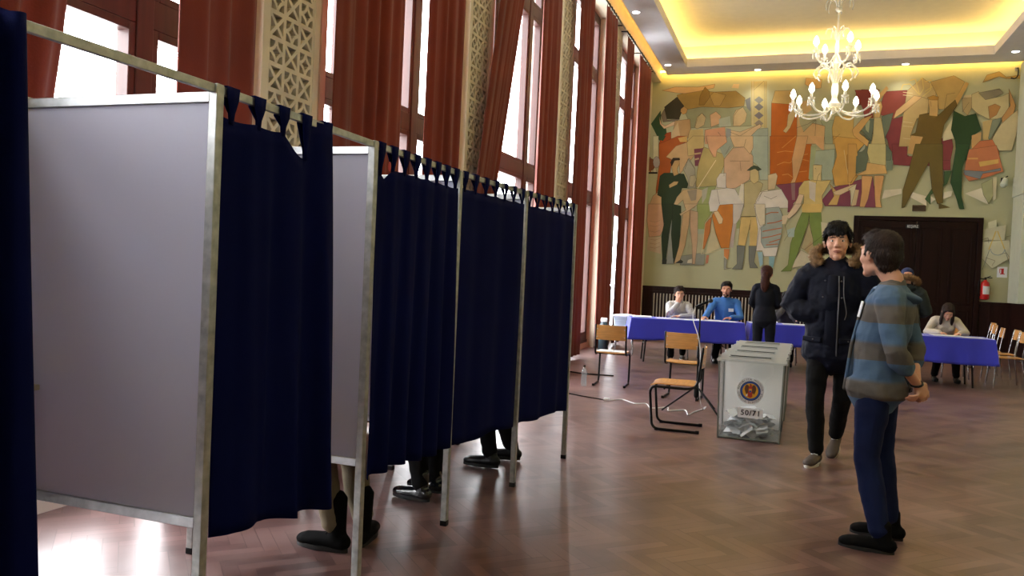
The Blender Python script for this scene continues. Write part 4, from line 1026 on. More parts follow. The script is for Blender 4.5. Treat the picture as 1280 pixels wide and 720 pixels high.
tag(obj('microphone_cable', bm, M_white), 'white cable hanging down the microphone stand', 'cable')

# ------------------------------------------------------------------ ballot boxes
M_acr = glassy('clear_acrylic', (255, 255, 255), .02, .04, body=.05)
M_fog = glassy('frosted_acrylic', (255, 254, 250), .03, .15, body=.5)
M_edge = mat('acrylic_edge', (108, 110, 104), .25, var=.1)
M_ballot = mat('ballot_paper', (226, 230, 232), .7, var=.04)
def ballots(w, d, h, seed, n=70):
    rnd = random.Random(seed); out = []
    for i in range(n):
        bm = B(); s = rnd.choice([.12, .15, .19])
        x, y = rnd.uniform(-w/2+.03+s*.6, w/2-.03-s*.6), rnd.uniform(-d/2+.03+s*.6, d/2-.03-s*.6)
        fill = h*(.35+.65*rnd.random())*(1-.3*abs(x)/(w/2))
        M = Matrix.Translation((x, y, .04+fill*(i/n))) @ Matrix.Rotation(rnd.uniform(0, 6.3), 4, 'Z') @ Matrix.Rotation(rnd.uniform(-.7, .7), 4, 'X') @ Matrix.Rotation(rnd.uniform(-.4, .4), 4, 'Y')
        a = [bm.verts.new(M @ V((px, py, pz))) for px, py, pz in ((-s/2, -s*.35, 0), (0, -s*.35, .018), (s/2, -s*.35, 0), (s/2, s*.35, .004), (0, s*.35, .022), (-s/2, s*.35, .004))]
        bm.faces.new((a[0], a[1], a[4], a[5])); bm.faces.new((a[1], a[2], a[3], a[4]))
        out.append(bm)
    return out
BW, BD, BH = .56, .6, .73
bxs = []
def ballot_box(loc, rz, label):
    t = thing('ballot_box', label, 'ballot box', loc, rz, 'clear ballot boxes standing in a row')
    w0, d0, w1, d1 = BW/2-.015, BD/2-.015, BW/2, BD/2
    th = .006
    def wall(nm, a, b_, c, d_, m=M_acr):
        bm = B(); A = [V(p) for p in (a, b_, c, d_)]; n = (A[1]-A[0]).cross(A[3]-A[0]).normalized()*th
        f = [bm.verts.new(p) for p in A]; g = [bm.verts.new(p+n) for p in A]
        bm.faces.new(f); bm.faces.new(g[::-1])
        for i in range(4): bm.faces.new((f[i], g[i], g[(i+1) % 4], f[(i+1) % 4]))
        return obj(nm, bm, m, t, smooth=False)
    z0, z1 = .012, BH-.03
    wall('wall_panel', (-w0, -d0, z0), (w0, -d0, z0), (w1, -d1, z1), (-w1, -d1, z1))
    wall('wall_panel', (w0, -d0, z0), (w0, d0, z0), (w1, d1, z1), (w1, -d1, z1), M_fog); wall('wall_panel', (w0, d0, z0), (-w0, d0, z0), (-w1, d1, z1), (w1, d1, z1), M_fog)
    wall('wall_panel', (-w0, d0, z0), (-w0, -d0, z0), (-w1, -d1, z1), (-w1, d1, z1), M_acr)
    bm = B(); box(bm, (-w0, -d0, 0), (w0, d0, .014)); obj('base_plate', bm, M_edge, t, smooth=False)
    bm = B()
    for sx in (-1, 1):
        for sy in (-1, 1): tube(bm, [(sx*w0, sy*d0, .0), (sx*w1, sy*d1, z1)], .009, n=6)
        tube(bm, [(sx*w0, -d0, .012), (sx*w0, d0, .012)], .009, n=6); tube(bm, [(-w0, sx*d0, .012), (w0, sx*d0, .012)], .009, n=6)
    obj('edge_strip', bm, M_edge, t)
    bm = B(); e = .02
    for lo, hi in (((-w1-e, -d1-e, z1), (w1+e, -.05, z1+.018)), ((-w1-e, .05, z1), (w1+e, d1+e, z1+.018)), ((-w1-e, -.05, z1), (-.17, .05, z1+.018)), ((.17, -.05, z1), (w1+e, .05, z1+.018))): box(bm, lo, hi)
    box(bm, (-.21, -.09, z1+.018), (.17, -.075, z1+.03)); box(bm, (-.21, .075, z1+.018), (.17, .09, z1+.03))
    lid = obj('lid', bm, M_fog2, t, smooth=False, bevel=.002)
    bm = B(); box(bm, (-.2, -.075, z1+.018), (.16, .075, z1+.026)); obj('slot_tray', bm, M_slot, lid, bevel=.003)
    for sx in (-1, 1):
        bm = B(); box(bm, (sx*(w1+.02)-.012, -.02, z1-.03), (sx*(w1+.02)+.012, .02, z1+.03)); obj('latch', bm, M_alu, t, bevel=.003)
    return t
M_fog2 = glassy('lid_acrylic', (214, 222, 220), .08, .12, body=.4)
M_slot = mat('slot_grey', (30, 31, 33), .9, spec=.05)
M_disc = glassy('disc_sticker', (240, 244, 246), .02, .3, body=.55)
M_e = {k: mat('emblem_'+k, c, .5, var=.03) for k, c in dict(white=(236, 238, 240), blue=(38, 78, 158), yellow=(232, 176, 50), red=(192, 60, 40), brown=(104, 62, 36), dark=(24, 28, 40), sky=(150, 190, 215)).items()}
def seal(parent, w0y, zc):
    """round election seal on the front wall: text ring, blue disc, yellow field and eagle"""
    X = Matrix.Translation((0.0, w0y, zc)) @ Matrix.Rotation(PI/2, 4, 'X')
    def disc(nm, r0, r1, mk, z, par):
        bm = B(); n = 48; o_ = [bm.verts.new(X @ V((r1*math.cos(2*PI*i/n), r1*math.sin(2*PI*i/n), z))) for i in range(n)]
        if r0:
            i_ = [bm.verts.new(X @ V((r0*math.cos(2*PI*i/n), r0*math.sin(2*PI*i/n), z))) for i in range(n)]
            for i in range(n): bm.faces.new((o_[i], o_[(i+1) % n], i_[(i+1) % n], i_[i]))
        else: bm.faces.new(o_)
        return obj(nm, bm, M_e[mk], par, smooth=False)
    d = disc('seal', 0, .118, 'white', .001, parent); d['label'] = 'round state election seal'
    disc('seal_disc', 0, .088, 'blue', .002, d); disc('seal_rim', .084, .088, 'dark', .0025, d); disc('seal_field', 0, .068, 'yellow', .003, d)
    def poly(nm, mk, pts, z):
        bm = B(); bm.faces.new([bm.verts.new(X @ V((x, y, z))) for x, y in pts]); bmesh.ops.triangulate(bm, faces=bm.faces); return obj(nm, bm, M_e[mk], d, smooth=False)
    wing = [(.006, .03), (.02, .052), (.034, .056), (.046, .04), (.05, .015), (.044, -.008), (.034, -.03), (.024, -.018), (.012, -.03)]
    poly('eagle', 'brown', wing, .004); poly('eagle', 'brown', [(-x, y) for x, y in wing], .004)
    poly('eagle', 'red', [(-.014, -.02), (-.016, .03), (-.008, .044), (0, .06), (.01, .05), (.016, .03), (.014, -.02), (.02, -.05), (0, -.062), (-.02, -.05)], .0045)
    poly('eagle', 'yellow', [(-.011, .02), (.011, .02), (.013, 0), (0, -.02), (-.013, 0)], .005); poly('eagle', 'blue', [(-.01, .004), (.01, .004), (.008, -.008), (0, -.016), (-.008, -.008)], .0053)
    poly('eagle', 'white', [(-.036, -.034), (-.022, -.03), (-.024, -.046), (-.036, -.05)], .005); poly('eagle', 'brown', [(-.012, .05), (0, .066), (.012, .052), (.018, .058), (0, .054)], .0056)
    def ring_text(s, a0, a1, flip):
        n = len(s)
        for i, ch in enumerate(s):
            if ch == ' ': continue
            a = a0+(a1-a0)*i/(n-1); r = .103
            M = X @ Matrix.Translation((r*math.cos(a), r*math.sin(a), .002)) @ Matrix.Rotation(a-PI/2 if not flip else a+PI/2, 4, 'Z')
            TX.append((ch, M))
    TX = []
    ring_text('REPUBLICA MOLDOVA', math.radians(170), math.radians(10), False)
    ring_text('COMISIA ELECTORALĂ', math.radians(193), math.radians(347), True)
    bm = B()
    for ch, M in TX:
        o = text_mesh('c', ch, .024, M_e['dark'], None, M, .0002); bm.from_mesh(o.data); me = o.data; bpy.data.objects.remove(o); bpy.data.meshes.remove(me)
    obj('ring_lettering', bm, M_e['dark'], d, smooth=False)
RB = math.radians(1)
for k in range(4):
    loc = V((-.325+.012*k, 7.76+k*.645, 0))
    t = ballot_box(loc, RB*(-1)**k*.6, ['nearest clear ballot box with a seal and 50/71 on its front', 'second ballot box in the row, just behind the one with the seal', 'third ballot box in the row', 'farthest ballot box in the row, nearest the blue tables'][k])
    pile = ballots(BW, BD, [.24, .14, .12, .1][k], k, [98, 40, 30, 24][k])
    for j, bm in enumerate(pile):
        o = obj('ballot_paper', bm, M_ballot, None, smooth=False); o.location = loc; o.rotation_euler = (0, 0, RB*(-1)**k*.6)
        tag(o, ['folded white ballot in the heap inside the nearest ballot box', 'folded white ballot inside the second ballot box', 'folded white ballot inside the third ballot box', 'folded white ballot inside the farthest ballot box'][k], 'ballot paper', ['ballots in the nearest box', 'ballots in the second box', 'ballots in the third box', 'ballots in the farthest box'][k])
    if k == 0:
        seal(t, -BD/2-.004, .45)
        bm = B(); box(bm, (-.1, -.001, -.045), (.12, .001, .045)); pl = obj('number_plate', bm, M_e['white'], t, smooth=False); pl.location = (.0, -BD/2+.003, .25); pl['label'] = 'white plate reading 50/71'
        text_mesh('number', '50/71', .066, M_e['dark'], pl, Matrix.Translation((.01, -.0025, 0)) @ Matrix.Rotation(PI/2, 4, 'X'), .0003, 1.15, True)
    for sx, sz, r_, sy in ((.09, .59, .1, .9), (.0, .5, .12, 1)):
        if k == 0 or sx:
            bm = B(); n = 36; bm.faces.new([bm.verts.new((sx+r_*math.cos(2*PI*i/n), BD/2-.03, min(sz+r_*math.sin(2*PI*i/n), .695))) for i in range(n)]); obj('round_sticker', bm, M_disc, t, smooth=False)

# ------------------------------------------------------------------ chandelier
M_crys = glassy('crystal_glass', (250, 244, 220), .25, .08, body=.38)
M_bulb = lampmat('frosted_bulb', (255, 246, 228), 7)
M_gold = mat('antique_brass', (120, 104, 72), .35, metal=.8)
ch = thing('chandelier', 'two tier glass chandelier with lit candle bulbs', 'chandelier', (.42, 12.6, 3.95))
rod('chain', [(0, 0, 1.75), (0, 0, 3.2)], .012, M_gold, ch)
bm = B(); lathe(bm, [(.001, 3.12), (.09, 3.13), (.08, 3.17), (.02, 3.2)]); obj('ceiling_rose', bm, M_gold, ch)
bm = B(); lathe(bm, [(.01, -.02), (.03, .0), (.02, .03), (.09, .07), (.1, .12), (.05, .17), (.035, .22), (.05, .3), (.045, .4), (.02, .47), (.035, .5), (.02, .56), (.02, .62), (.05, .66), (.07, .7), (.04, .75), (.022, .82), (.03, .95), (.018, 1.05), (.014, 1.15), (.012, 1.45), (.04, 1.47), (.05, 1.5), (.02, 1.54), (.012, 1.78)], n=18)
obj('centre_stem', bm, M_crys, ch)
def arm(a, r, z, dz, first):
    if first: o = dup(first, rz=a); return o
    pts = spline([(.03, 0, z), (r*.35, 0, z-dz*.9), (r*.75, 0, z-dz*.95), (r, 0, z-dz*.2), (r, 0, z+.02)], 6)
    o = rod('arm', pts, .013, M_crys, ch)
    bm = B(); lathe(bm, [(.01, z+.0), (.045, z+.03), (.05, z+.045), (.02, z+.04), (.018, z+.1)], c=(r, 0, 0), n=14); obj('candle_cup', bm, M_crys, o)
    bm = B(); loft(bm, [((r, 0, z+.12), .022, .022), ((r, 0, z+.155), .042, .042), ((r, 0, z+.21), .032, .032), ((r, 0, z+.245), .012, .012)]); obj('bulb', bm, M_bulb, o)
    for k in range(5):
        aa = k*2*PI/5; bm = B(); lathe(bm, [(.003, z+.02), (.009, z), (.003, z-.02), (.012, z-.045), (.003, z-.075)], c=(r+.045*math.cos(aa), .045*math.sin(aa), 0), n=8); obj('pendant', bm, M_crys, o)
    o.rotation_euler = (0, 0, a); return o
f1 = None
for i in range(8):
    o = arm(i*PI/4+.2, .58, .08, .12, f1); f1 = f1 or o
f2 = None
for i in range(4):
    o = arm(i*PI/2+.5, .33, .83, .13, f2); f2 = f2 or o
f3 = None
for i in range(10):
    a = i*PI/5
    if f3: dup(f3, rz=a)
    else: f3 = rod('glass_scroll', spline([(.03, 0, .42), (.1, 0, .62), (.22, 0, .68), (.3, 0, .58), (.26, 0, .5)], 6), .011, M_crys, ch)
f4 = None
for i in range(6):
    if f4: dup(f4, rz=i*PI/3)
    else: f4 = rod('glass_scroll', spline([(.02, 0, 1.05), (.07, 0, 1.2), (.14, 0, 1.22), (.17, 0, 1.14)], 6), .008, M_crys, ch)
f5 = None
for i in range(6):
    if f5: dup(f5, rz=i*PI/3+.3)
    else: f5 = rod('glass_scroll', spline([(.02, 0, 1.5), (.06, 0, 1.62), (.14, 0, 1.66), (.19, 0, 1.56), (.18, 0, 1.48)], 6), .006, M_crys, ch)
for z in (.35, .98):
    l = bpy.data.lights.new('chandelier_glow', 'POINT'); l.energy = 18; l.color = (1, .88, .66); l.shadow_soft_size = .25
    o = bpy.data.objects.new('chandelier_glow', l); COL.objects.link(o); o.location = (.42, 12.6, 3.95+z)
# ------------------------------------------------------------------ people
def skin(name, c): 
    t = mat(name, c, .5, var=.06, vscale=12, bump=.05, bscale=200)
    b = t.node_tree.nodes['Principled BSDF']; b.inputs['Subsurface Weight'].default_value = .08; b.inputs['Subsurface Radius'].default_value = (.01, .004, .002)
    return t
SKIN = skin('light_skin', (214, 160, 132)); SKIN2 = skin('tan_skin', (190, 134, 104))
M_eye = mat('eye_white', (226, 220, 214), .2, var=0); M_iris = mat('eye_iris', (34, 22, 16), .15, var=0)
M_lip = mat('lips', (168, 98, 86), .45, var=.05)
def hairmat(name, c): return mat(name, c, .55, spec=.25, var=.35, vscale=8, stretch=(14, 14, 3), bump=.5, bscale=30)
H_black = hairmat('black_hair', (20, 16, 15)); H_brown = hairmat('dark_brown_hair', (44, 30, 24)); H_red = hairmat('auburn_hair', (66, 30, 22))
M_sole = mat('white_rubber', (214, 208, 196), .55, var=.06); M_soleb = mat('black_rubber', (16, 15, 15), .6, var=.05)
M_leather = mat('black_leather', (10, 10, 11), .4, spec=.35, var=.1, bump=.1, bscale=60); M_shiny = mat('polished_leather', (16, 18, 22), .16, var=.1, coat=.6)
M_suede = mat('black_suede', (11, 10, 10), .85, var=.15, spec=.1); M_canvas = mat('brown_canvas', (74, 62, 54), .7, var=.15)

def rx(a, ax): return Matrix.Rotation(a, 4, ax)
def head_blob(bm, M, s, female=False):
    def e(c, r): ell(bm, (M @ V(c)*1), [k*s for k in r], M.to_3x3().normalized(), n=20)
    j = .92 if female else 1
    e((0, -.014, .034), (.074, .093, .08)); e((0, .022, .005), (.066, .066, .085))
    e((0, .03, -.045), (.052*j, .052, .058)); e((0, .062, -.092), (.026*j, .02, .02))
    for q in (-1, 1):
        e((q*.03*j, .016, -.055), (.021, .036, .034)); e((q*.034, .052, -.02), (.026, .026, .03)); e((q*.0295, .0695, .0165), (.0175, .0135, .0065)); e((q*.0295, .068, .0005), (.016, .0125, .0055))
        e((q*.026, .076, .034), (.026, .01, .011)); e((q*.075, -.006, .0), (.009, .019, .031)); e((q*.078, -.012, .008), (.008, .016, .02))
        e((q*.012, .087, -.025), (.009, .011, .008))
    L = lambda p: M @ V(p)
    loft(bm, [(L((0, .076, .03)), .009*s, .01*s), (L((0, .084, .006)), .01*s, .011*s), (L((0, .094, -.016)), .0125*s, .011*s), (L((0, .091, -.025)), .012*s, .009*s)], side=M.to_3x3() @ V((1, 0, 0)), n=12)
    e((0, .077, -.054), (.024, .009, .007)); e((0, .075, -.066), (.02, .009, .008))
def face_parts(M, s, root, brow, lipm=M_lip, eyes=True):
    L = M
    for q in (-1, 1):
        bm = B(); R3 = M.to_3x3().normalized()
        ell(bm, L @ V((q*.029, .0695, .009)), [.0135*s, .0125*s, .0085*s], R3, n=14)
        eo = obj('eye', bm, M_eye, root)
        bm = B(); ell(bm, L @ V((q*.0285, .0795, .009)), [.0062*s, .0035*s, .0068*s], R3, n=12); obj('iris', bm, M_iris, eo)
        bm = B(); loft(bm, [(L @ V((q*.013, .086, .029)), .003*s, .0035*s), (L @ V((q*.03, .0855, .032)), .0035*s, .0042*s), (L @ V((q*.047, .074, .027)), .0022*s, .0022*s)], n=8); obj('eyebrow', bm, brow, root)
    bm = B()
    loft(bm, [(L @ V((-.024, .08, -.057)), .002*s, .002*s), (L @ V((-.008, .0855, -.0535)), .004*s, .0045*s), (L @ V((.008, .0855, -.0535)), .004*s, .0045*s), (L @ V((.024, .08, -.057)), .002*s, .002*s)], n=8, side=V((0, 0, 1)))
    loft(bm, [(L @ V((-.02, .079, -.061)), .002*s, .002*s), (L @ V((0, .0845, -.065)), .005*s, .005*s), (L @ V((.02, .079, -.061)), .002*s, .002*s)], n=8, side=V((0, 0, 1)))
    obj('mouth', bm, lipm, root)
def hair(kind, M, s, m, root, vox=.006):
    bm = B(); R3 = M.to_3x3().normalized()
    def e(c, r): ell(bm, M @ V(c), [k*s for k in r], R3, n=20)
    if kind in ('short', 'fringe', 'pony', 'long'):
        e((0, -.024, .058), (.083, .092, .075)); e((0, -.052, .012), (.077, .064, .076)); e((0, .02, .094), (.06, .06, .03))
        for q in (-1, 1): e((q*.07, -.018, .036), (.013, .036, .04)); e((q*.072, .014, .03), (.007, .012, .03))
    if kind == 'short': e((0, -.06, -.04), (.058, .04, .04)); e((0, .045, .088), (.05, .036, .026)); e((.02, .035, .108), (.03, .03, .015)); e((-.03, -.0, .12), (.03, .03, .014))
    if kind == 'fringe':
        e((0, -.06, -.03), (.06, .045, .045)); e((0, .05, .085), (.066, .045, .038)); e((-.02, .078, .068), (.032, .016, .026)); e((.032, .07, .066), (.03, .018, .028)); e((0, .082, .06), (.018, .012, .022))
        for q in (-1, 1): e((q*.072, .03, .05), (.014, .03, .035))
        e((0, 0, .12), (.06, .06, .02))
    if kind == 'pony':
        e((0, .035, .086), (.058, .045, .035)); e((0, -.1, .0), (.03, .03, .03))
        loft(bm, [(M @ V(p), a*s, b_*s) for p, a, b_ in (((0, -.1, .01), .04, .03), ((0, -.125, -.05), .055, .038), ((0, -.125, -.13), .064, .04), ((0, -.115, -.2), .055, .032), ((0, -.11, -.25), .026, .016))], side=R3 @ V((1, 0, 0)))
    if kind == 'long':
        e((0, .03, .088), (.062, .05, .034))
        for q in (-1, 1):
            loft(bm, [(M @ V(p), a*s, b_*s) for p, a, b_ in (((q*.03, .055, .09), .022, .02), ((q*.066, .04, .045), .016, .026), ((q*.076, .025, -.03), .016, .034), ((q*.078, .03, -.12), .022, .036), ((q*.07, .03, -.22), .022, .03), ((q*.062, .03, -.29), .01, .014))], side=R3 @ V((1, 0, 0)))
        loft(bm, [(M @ V(p), a*s, b_*s) for p, a, b_ in (((0, -.06, .02), .075, .05), ((0, -.075, -.08), .075, .035), ((0, -.075, -.2), .06, .025))], side=R3 @ V((1, 0, 0)))
    return fuse('hair', bm, m, root, vox*s, 2, folds=.006, fine=.006)
def strands(o, M, s, kind, n=2600, seed=4):
    """locks lying on the hair so that its surface and outline read as hair"""
    rnd = random.Random(seed); me = o.data; bm = B(); bm.from_mesh(me); c = M @ V((0, -.01, .05)); top = M @ V((0, -.03, .14)); R3 = M.to_3x3().normalized(); fwd_ = R3 @ V((0, 1, 0)); upv = R3 @ V((0, 0, 1))
    P_ = [(v.co.copy(), v.normal.copy()) for v in bm.verts]
    for _ in range(n):
        p, nn = rnd.choice(P_); rad = (p-top); d = rad - nn*rad.dot(nn)
        if d.length < 1e-4: continue
        d.normalize(); side_ = R3 @ V((1, 0, 0)); d = (d + side_*rnd.uniform(-.35, .35) + (fwd_*.35 if kind in ('fringe', 'short') and (p-c).dot(upv) > .03*s else V())).normalized()
        L = rnd.uniform(.016, .034)*s; w_ = nn.cross(d).normalized()*rnd.uniform(.0012, .003)*s
        a = p - nn*.001; b_ = p + d*L*.5 + nn*rnd.uniform(.002, .005)*s; e = p + d*L + nn*rnd.uniform(-.003, .004)*s
        v = [bm.verts.new(q) for q in (a-w_, a+w_, b_+w_*.8, b_-w_*.8, e)]
        bm.faces.new((v[0], v[1], v[2], v[3])); bm.faces.new((v[3], v[2], v[4]))
    for f in bm.faces: f.smooth = True
    bm.to_mesh(me); bm.free(); return o
def hand(bm, w, d, n, s=1, curl=.5, thumb=1, spread=1, lens=(.036, .025, .02)):
    """w wrist, d finger direction, n palm normal; thumb=+1/-1 picks the thumb side along d x n"""
    w, d, n = V(w), V(d).normalized(), V(n); n = (n - d*n.dot(d)).normalized(); a = d.cross(n)*thumb
    loft(bm, [(w-d*.02*s, .026*s, .019*s), (w+d*.02*s, .031*s, .017*s), (w+d*.055*s, .04*s, .015*s), (w+d*.088*s, .041*s, .0125*s)], side=a, n=14)
    for k, (off, L, c) in enumerate(((.03, .95, .0), (.01, 1.06, .08), (-.01, 1.0, .16), (-.029, .8, .25))):
        p = w + d*(.088-.004*abs(k-1))*s + a*off*s*spread; dd = (d + a*(off*1.6*(spread-.6))).normalized(); rings = [(p-dd*.012*s, .0095*s, .0095*s)]; ang = 0
        for j, l in enumerate(lens):
            ang += (curl+c)*(.75 if j == 0 else .9 if j == 1 else .6)
            q = dd*math.cos(ang)+n*math.sin(ang); p = p+q*l*L*s*1.05; r = (.0092, .0084, .0072)[j]*s; rings.append((p, r, r))
        loft(bm, rings, side=a, n=10)
    p0 = w+d*.02*s+a*.022*s; t1 = (d*.62+a*.72+n*.25).normalized(); t2 = (d*.88+a*.25+n*(.3+.3*curl)).normalized()
    loft(bm, [(p0, .015*s, .014*s), (p0+t1*.036*s, .0125*s, .012*s), (p0+t1*.036*s+t2*.028*s, .0105*s, .0098*s), (p0+t1*.036*s+t2*.052*s, .0085*s, .008*s)], side=n, n=10)
def limb(bm, a, b_, c, ra, rb, rc, side=V((1, 0, 0)), bulge=1.0, k=.0):
    a, b_, c = V(a), V(b_), V(c)
    m1 = a.lerp(b_, .5); m2 = b_.lerp(c, .35)
    loft(bm, [(a, ra, ra), (m1, (ra+rb)/2*bulge, (ra+rb)/2*bulge), (b_, rb, rb*1.02), (m2, (rb*.6+rc*.4)*1.06, (rb*.6+rc*.4)*1.08), (c, rc, rc)], side=side, n=16)
def torso(bm, J, s, t=0, fem=False, hem=None, hemr=None, top=True, belly=1, shoulder=True):
    """ribcage, waist and shoulders; t = thickness of the cloth over them"""
    w = .9 if fem else 1
    pel, wai, che, nk = V(J['pel']), V(J['waist']), V(J['chest']), V(J['neck'])
    sd = (V(J['shR'])-V(J['shL'])).normalized()
    R = []
    if hem: 
        for hc, ha, hb in hem: R.append((V(hc), ha, hb))
    hipw = .165 if not fem else .17
    R += [(pel, hipw*s+t, .112*s+t), (wai, .142*w*s+t, .1*s*belly+t), (wai.lerp(che, .5), .152*w*s+t, .108*s*belly+t), (che, .165*w*s+t, .115*s+t), (che.lerp(nk, .45), .16*w*s+t, .1*s+t), (che.lerp(nk, .72), .125*w*s+t, .082*s+t), (nk, .066*s+t, .062*s+t)]
    loft(bm, R, side=sd, n=26)
    if shoulder:
        for k in ('shR', 'shL'):
            sh = V(J[k]); loft(bm, [(che.lerp(nk, .72).lerp(sh, .25), .065*s+t, .06*s+t), (sh, .056*s+t, .056*s+t)], side=V((0, 1, 0)), n=14)
    if fem: 
        f = sd.cross(V((0, 0, 1))); f = V((0, 0, 1)).cross(sd)
        for q in (-1, 1): ell(bm, che + f*.075*s + sd*q*.068*s + V((0, 0, -.01)), (.062*s+t*.5, .06*s+t*.5, .06*s+t*.5))
def shoe(root, ank, yaw, pitch, m, sole, s=1, boot=0, lace=None, label=None, L=1.0):
    M = Matrix.Translation(V(ank)) @ rx(yaw, 'Z') @ rx(pitch, 'X') @ Matrix.Scale(s, 4)
    bm = B(); T = lambda p: M @ V(p)
    R3 = M.to_3x3().normalized(); f = .085
    loft(bm, [(T((0, -.055, -.045)), .034*s, .038*s), (T((0, -.02, -.045)), .038*s, .042*s), (T((0, .04, -.048)), .041*s, .036*s), (T((0, .1*L, -.052)), .047*s, .033*s), (T((0, .15*L, -.056)), .045*s, .03*s), (T((0, .18*L, -.06)), .034*s, .023*s)], side=R3 @ V((1, 0, 0)), n=16)
    loft(bm, [(T((0, -.02, -.05)), .038*s, .048*s), (T((0, -.012, .0)), .038*s, .043*s), (T((0, -.008, .03+boot)), .039*s+boot*.04, .043*s+boot*.04)], side=R3 @ V((1, 0, 0)), n=16)
    o = fuse('shoe', bm, m, root, .006, 2)
    if label: o['label'] = label
    bm = B(); out = []
    for k in range(28):
        a = 2*PI*k/28; y = math.sin(a); x = math.cos(a)
        yy = .06+ y*(.14*L if y > 0 else .132); w = .046 if yy > .06 else .04
        out.append((x*w*(1-.12*(yy < .06)), yy, 0))
    vs = [[bm.verts.new(T((x*k_, y, z))) for x, y, _ in out] for z, k_ in ((-.09, .96), (-.085, 1), (-.068, 1))]
    for p, q in zip(vs, vs[1:]):
        for k in range(28): bm.faces.new((p[k], p[(k+1) % 28], q[(k+1) % 28], q[k]))
    bm.faces.new(vs[0][::-1]); bm.faces.new(vs[-1]); obj('sole', bm, sole, o)
    if lace:
        bm = B()
        for k in range(4):
            y = .03+.026*k; z = -.008-.0135*k; tube(bm, [T((-.024, y, z-.006)), T((0, y+.008, z+.002)), T((.024, y, z-.006))], .0035*s, n=6); tube(bm, [T((-.022, y+.02, z-.014)), T((.022, y, z-.006))], .003*s, n=6)
        obj('lace', bm, lace, o)
    return o
def person(name_label, loc, rz, H, J=None, hs=1.1, fem=False, skinm=SKIN, hd=(0, 0, 0), hairk='short', hairm=H_brown, vox=.0075, brow=H_black, face=True, hands=None, pants=None, shoes=None, top=None, group=None):
    s = H/1.75; j = dict(pel=(0, 0, .95), waist=(0, .005, 1.12), chest=(0, .005, 1.3), neck=(0, -.01, 1.475), nk2=(0, .01, 1.56), head=(0, .025, 1.635),
        shR=(.17, -.005, 1.415), shL=(-.17, -.005, 1.415), elR=(.215, -.03, 1.12), elL=(-.215, -.03, 1.12), wrR=(.205, .05, .88), wrL=(-.205, .05, .88),
        hiR=(.09, 0, .93), hiL=(-.09, 0, .93), knR=(.1, .02, .5), knL=(-.1, .02, .5), anR=(.1, -.02, .09), anL=(-.1, -.02, .09))
    if fem: j['shR'] = (.15, -.005, 1.41); j['shL'] = (-.15, -.005, 1.41)
    j = {k: V(v)*s for k, v in j.items()}
    for k, v in (J or {}).items(): j[k] = V(v)
    t = thing('person', name_label, 'person', loc, rz, group)
    M = Matrix.Translation(j['head']) @ rx(hd[0], 'Z') @ rx(hd[1], 'X') @ rx(hd[2], 'Y')
    Ms = M @ Matrix.Scale(s*hs, 4); sh_ = s*hs
    bm = B(); head_blob(bm, Ms, sh_, fem)
    w = .86 if fem else 1
    loft(bm, [(j['neck']-V((0, 0, .04)), .07*s*w, .062*s*w), (j['neck'].lerp(j['nk2'], .5), .056*s*w, .058*s*w), (M @ V((0, -.012*s, -.03*s)), .052*s*w, .056*s*w)], side=V((1, 0, 0)), n=18)
    torso(bm, j, s*.94, -.004, fem)
    for q in 'RL':
        limb(bm, j['sh'+q], j['el'+q], j['wr'+q], .047*s*w, .037*s*w, .025*s*w)
        limb(bm, j['hi'+q], j['kn'+q], j['an'+q], .078*s, .052*s, .038*s)
        hp = (hands or {}).get(q)
        if hp is None:
            d = (j['wr'+q]-j['el'+q]).normalized(); hp = dict(d=d, n=V((-1 if q == 'R' else 1, 0, 0)), curl=.35)
        hp = dict(hp); th = hp.pop('thumb', None)
        if th is None: # thumb side: forward-most / upward-most choice
            d, n = V(hp['d']).normalized(), V(hp['n']); th = 1 if (d.cross(n)).dot(V((0, 1, .6))) > 0 else -1
        hand(bm, j['wr'+q], hp['d'], hp['n'], s*(.9 if fem else 1), hp.get('curl', .4), th, hp.get('spread', 1))
    body = fuse('body', bm, skinm, t, vox, 3)
    if face: face_parts(Ms, sh_, t, brow)
    if hairk: strands(hair(hairk, Ms, sh_, hairm, t, .007), Ms, sh_, hairk)
    if pants:
        bm = B(); tt = pants.get('t', .012)
        loft(bm, [(j['pel']+(j['waist']-j['pel'])*.18, .15*s+tt, .105*s+tt), (j['pel'], .158*s+tt, .112*s+tt), (j['hiR'].lerp(j['hiL'], .5)-V((0, 0, .01)), .14*s+tt, .1*s+tt)], side=(j['hiR']-j['hiL']).normalized(), n=22)
        for q in 'RL':
            end = j['kn'+q].lerp(j['an'+q], pants.get('end', .97)); ra = pants.get('ra', .048)
            limb(bm, j['hi'+q]+V((0, 0, -.01)), j['kn'+q], end, .084*s+tt, .056*s+tt, ra*s+tt*.6)
        fuse('trousers', bm, pants['m'], t, .009, 2, folds=pants.get('folds', .02))
    if shoes:
        for q in 'RL':
            yw, pt = shoes.get('yaw'+q, 0), shoes.get('pitch'+q, 0)
            shoe(t, j['an'+q], yw, pt, shoes['m'], shoes['sole'], s*shoes.get('k', 1), shoes.get('boot', 0), shoes.get('lace'), shoes.get('label'))
    if top:
        tt = top.get('t', .014); bm = B()
        torso(bm, j, s, tt, fem, top.get('hem'), belly=top.get('belly', 1))
        for q in 'RL':
            e = top.get('sleeve', .97); end = j['el'+q].lerp(j['wr'+q], e); k = .9 if fem else 1
            if tt > .025: k *= 1.08
            limb(bm, j['sh'+q], j['el'+q], end, .052*s*k+tt, .041*s*k+tt, (.032*s*k if e > .8 else .036*s*k)+tt*.8)
        if top.get('hood'):   # collapsed hood behind the neck
            n = j['neck']; loft(bm, [(n+V((-.13*s, .02, -.02)), .03, .03), (n+V((-.1*s, -.07, .01)), .035, .045), (n+V((0, -.115, -.015)), .05, .06), (n+V((.1*s, -.07, .01)), .035, .045), (n+V((.13*s, .02, -.02)), .03, .03)], n=14, side=V((0, 0, 1)))
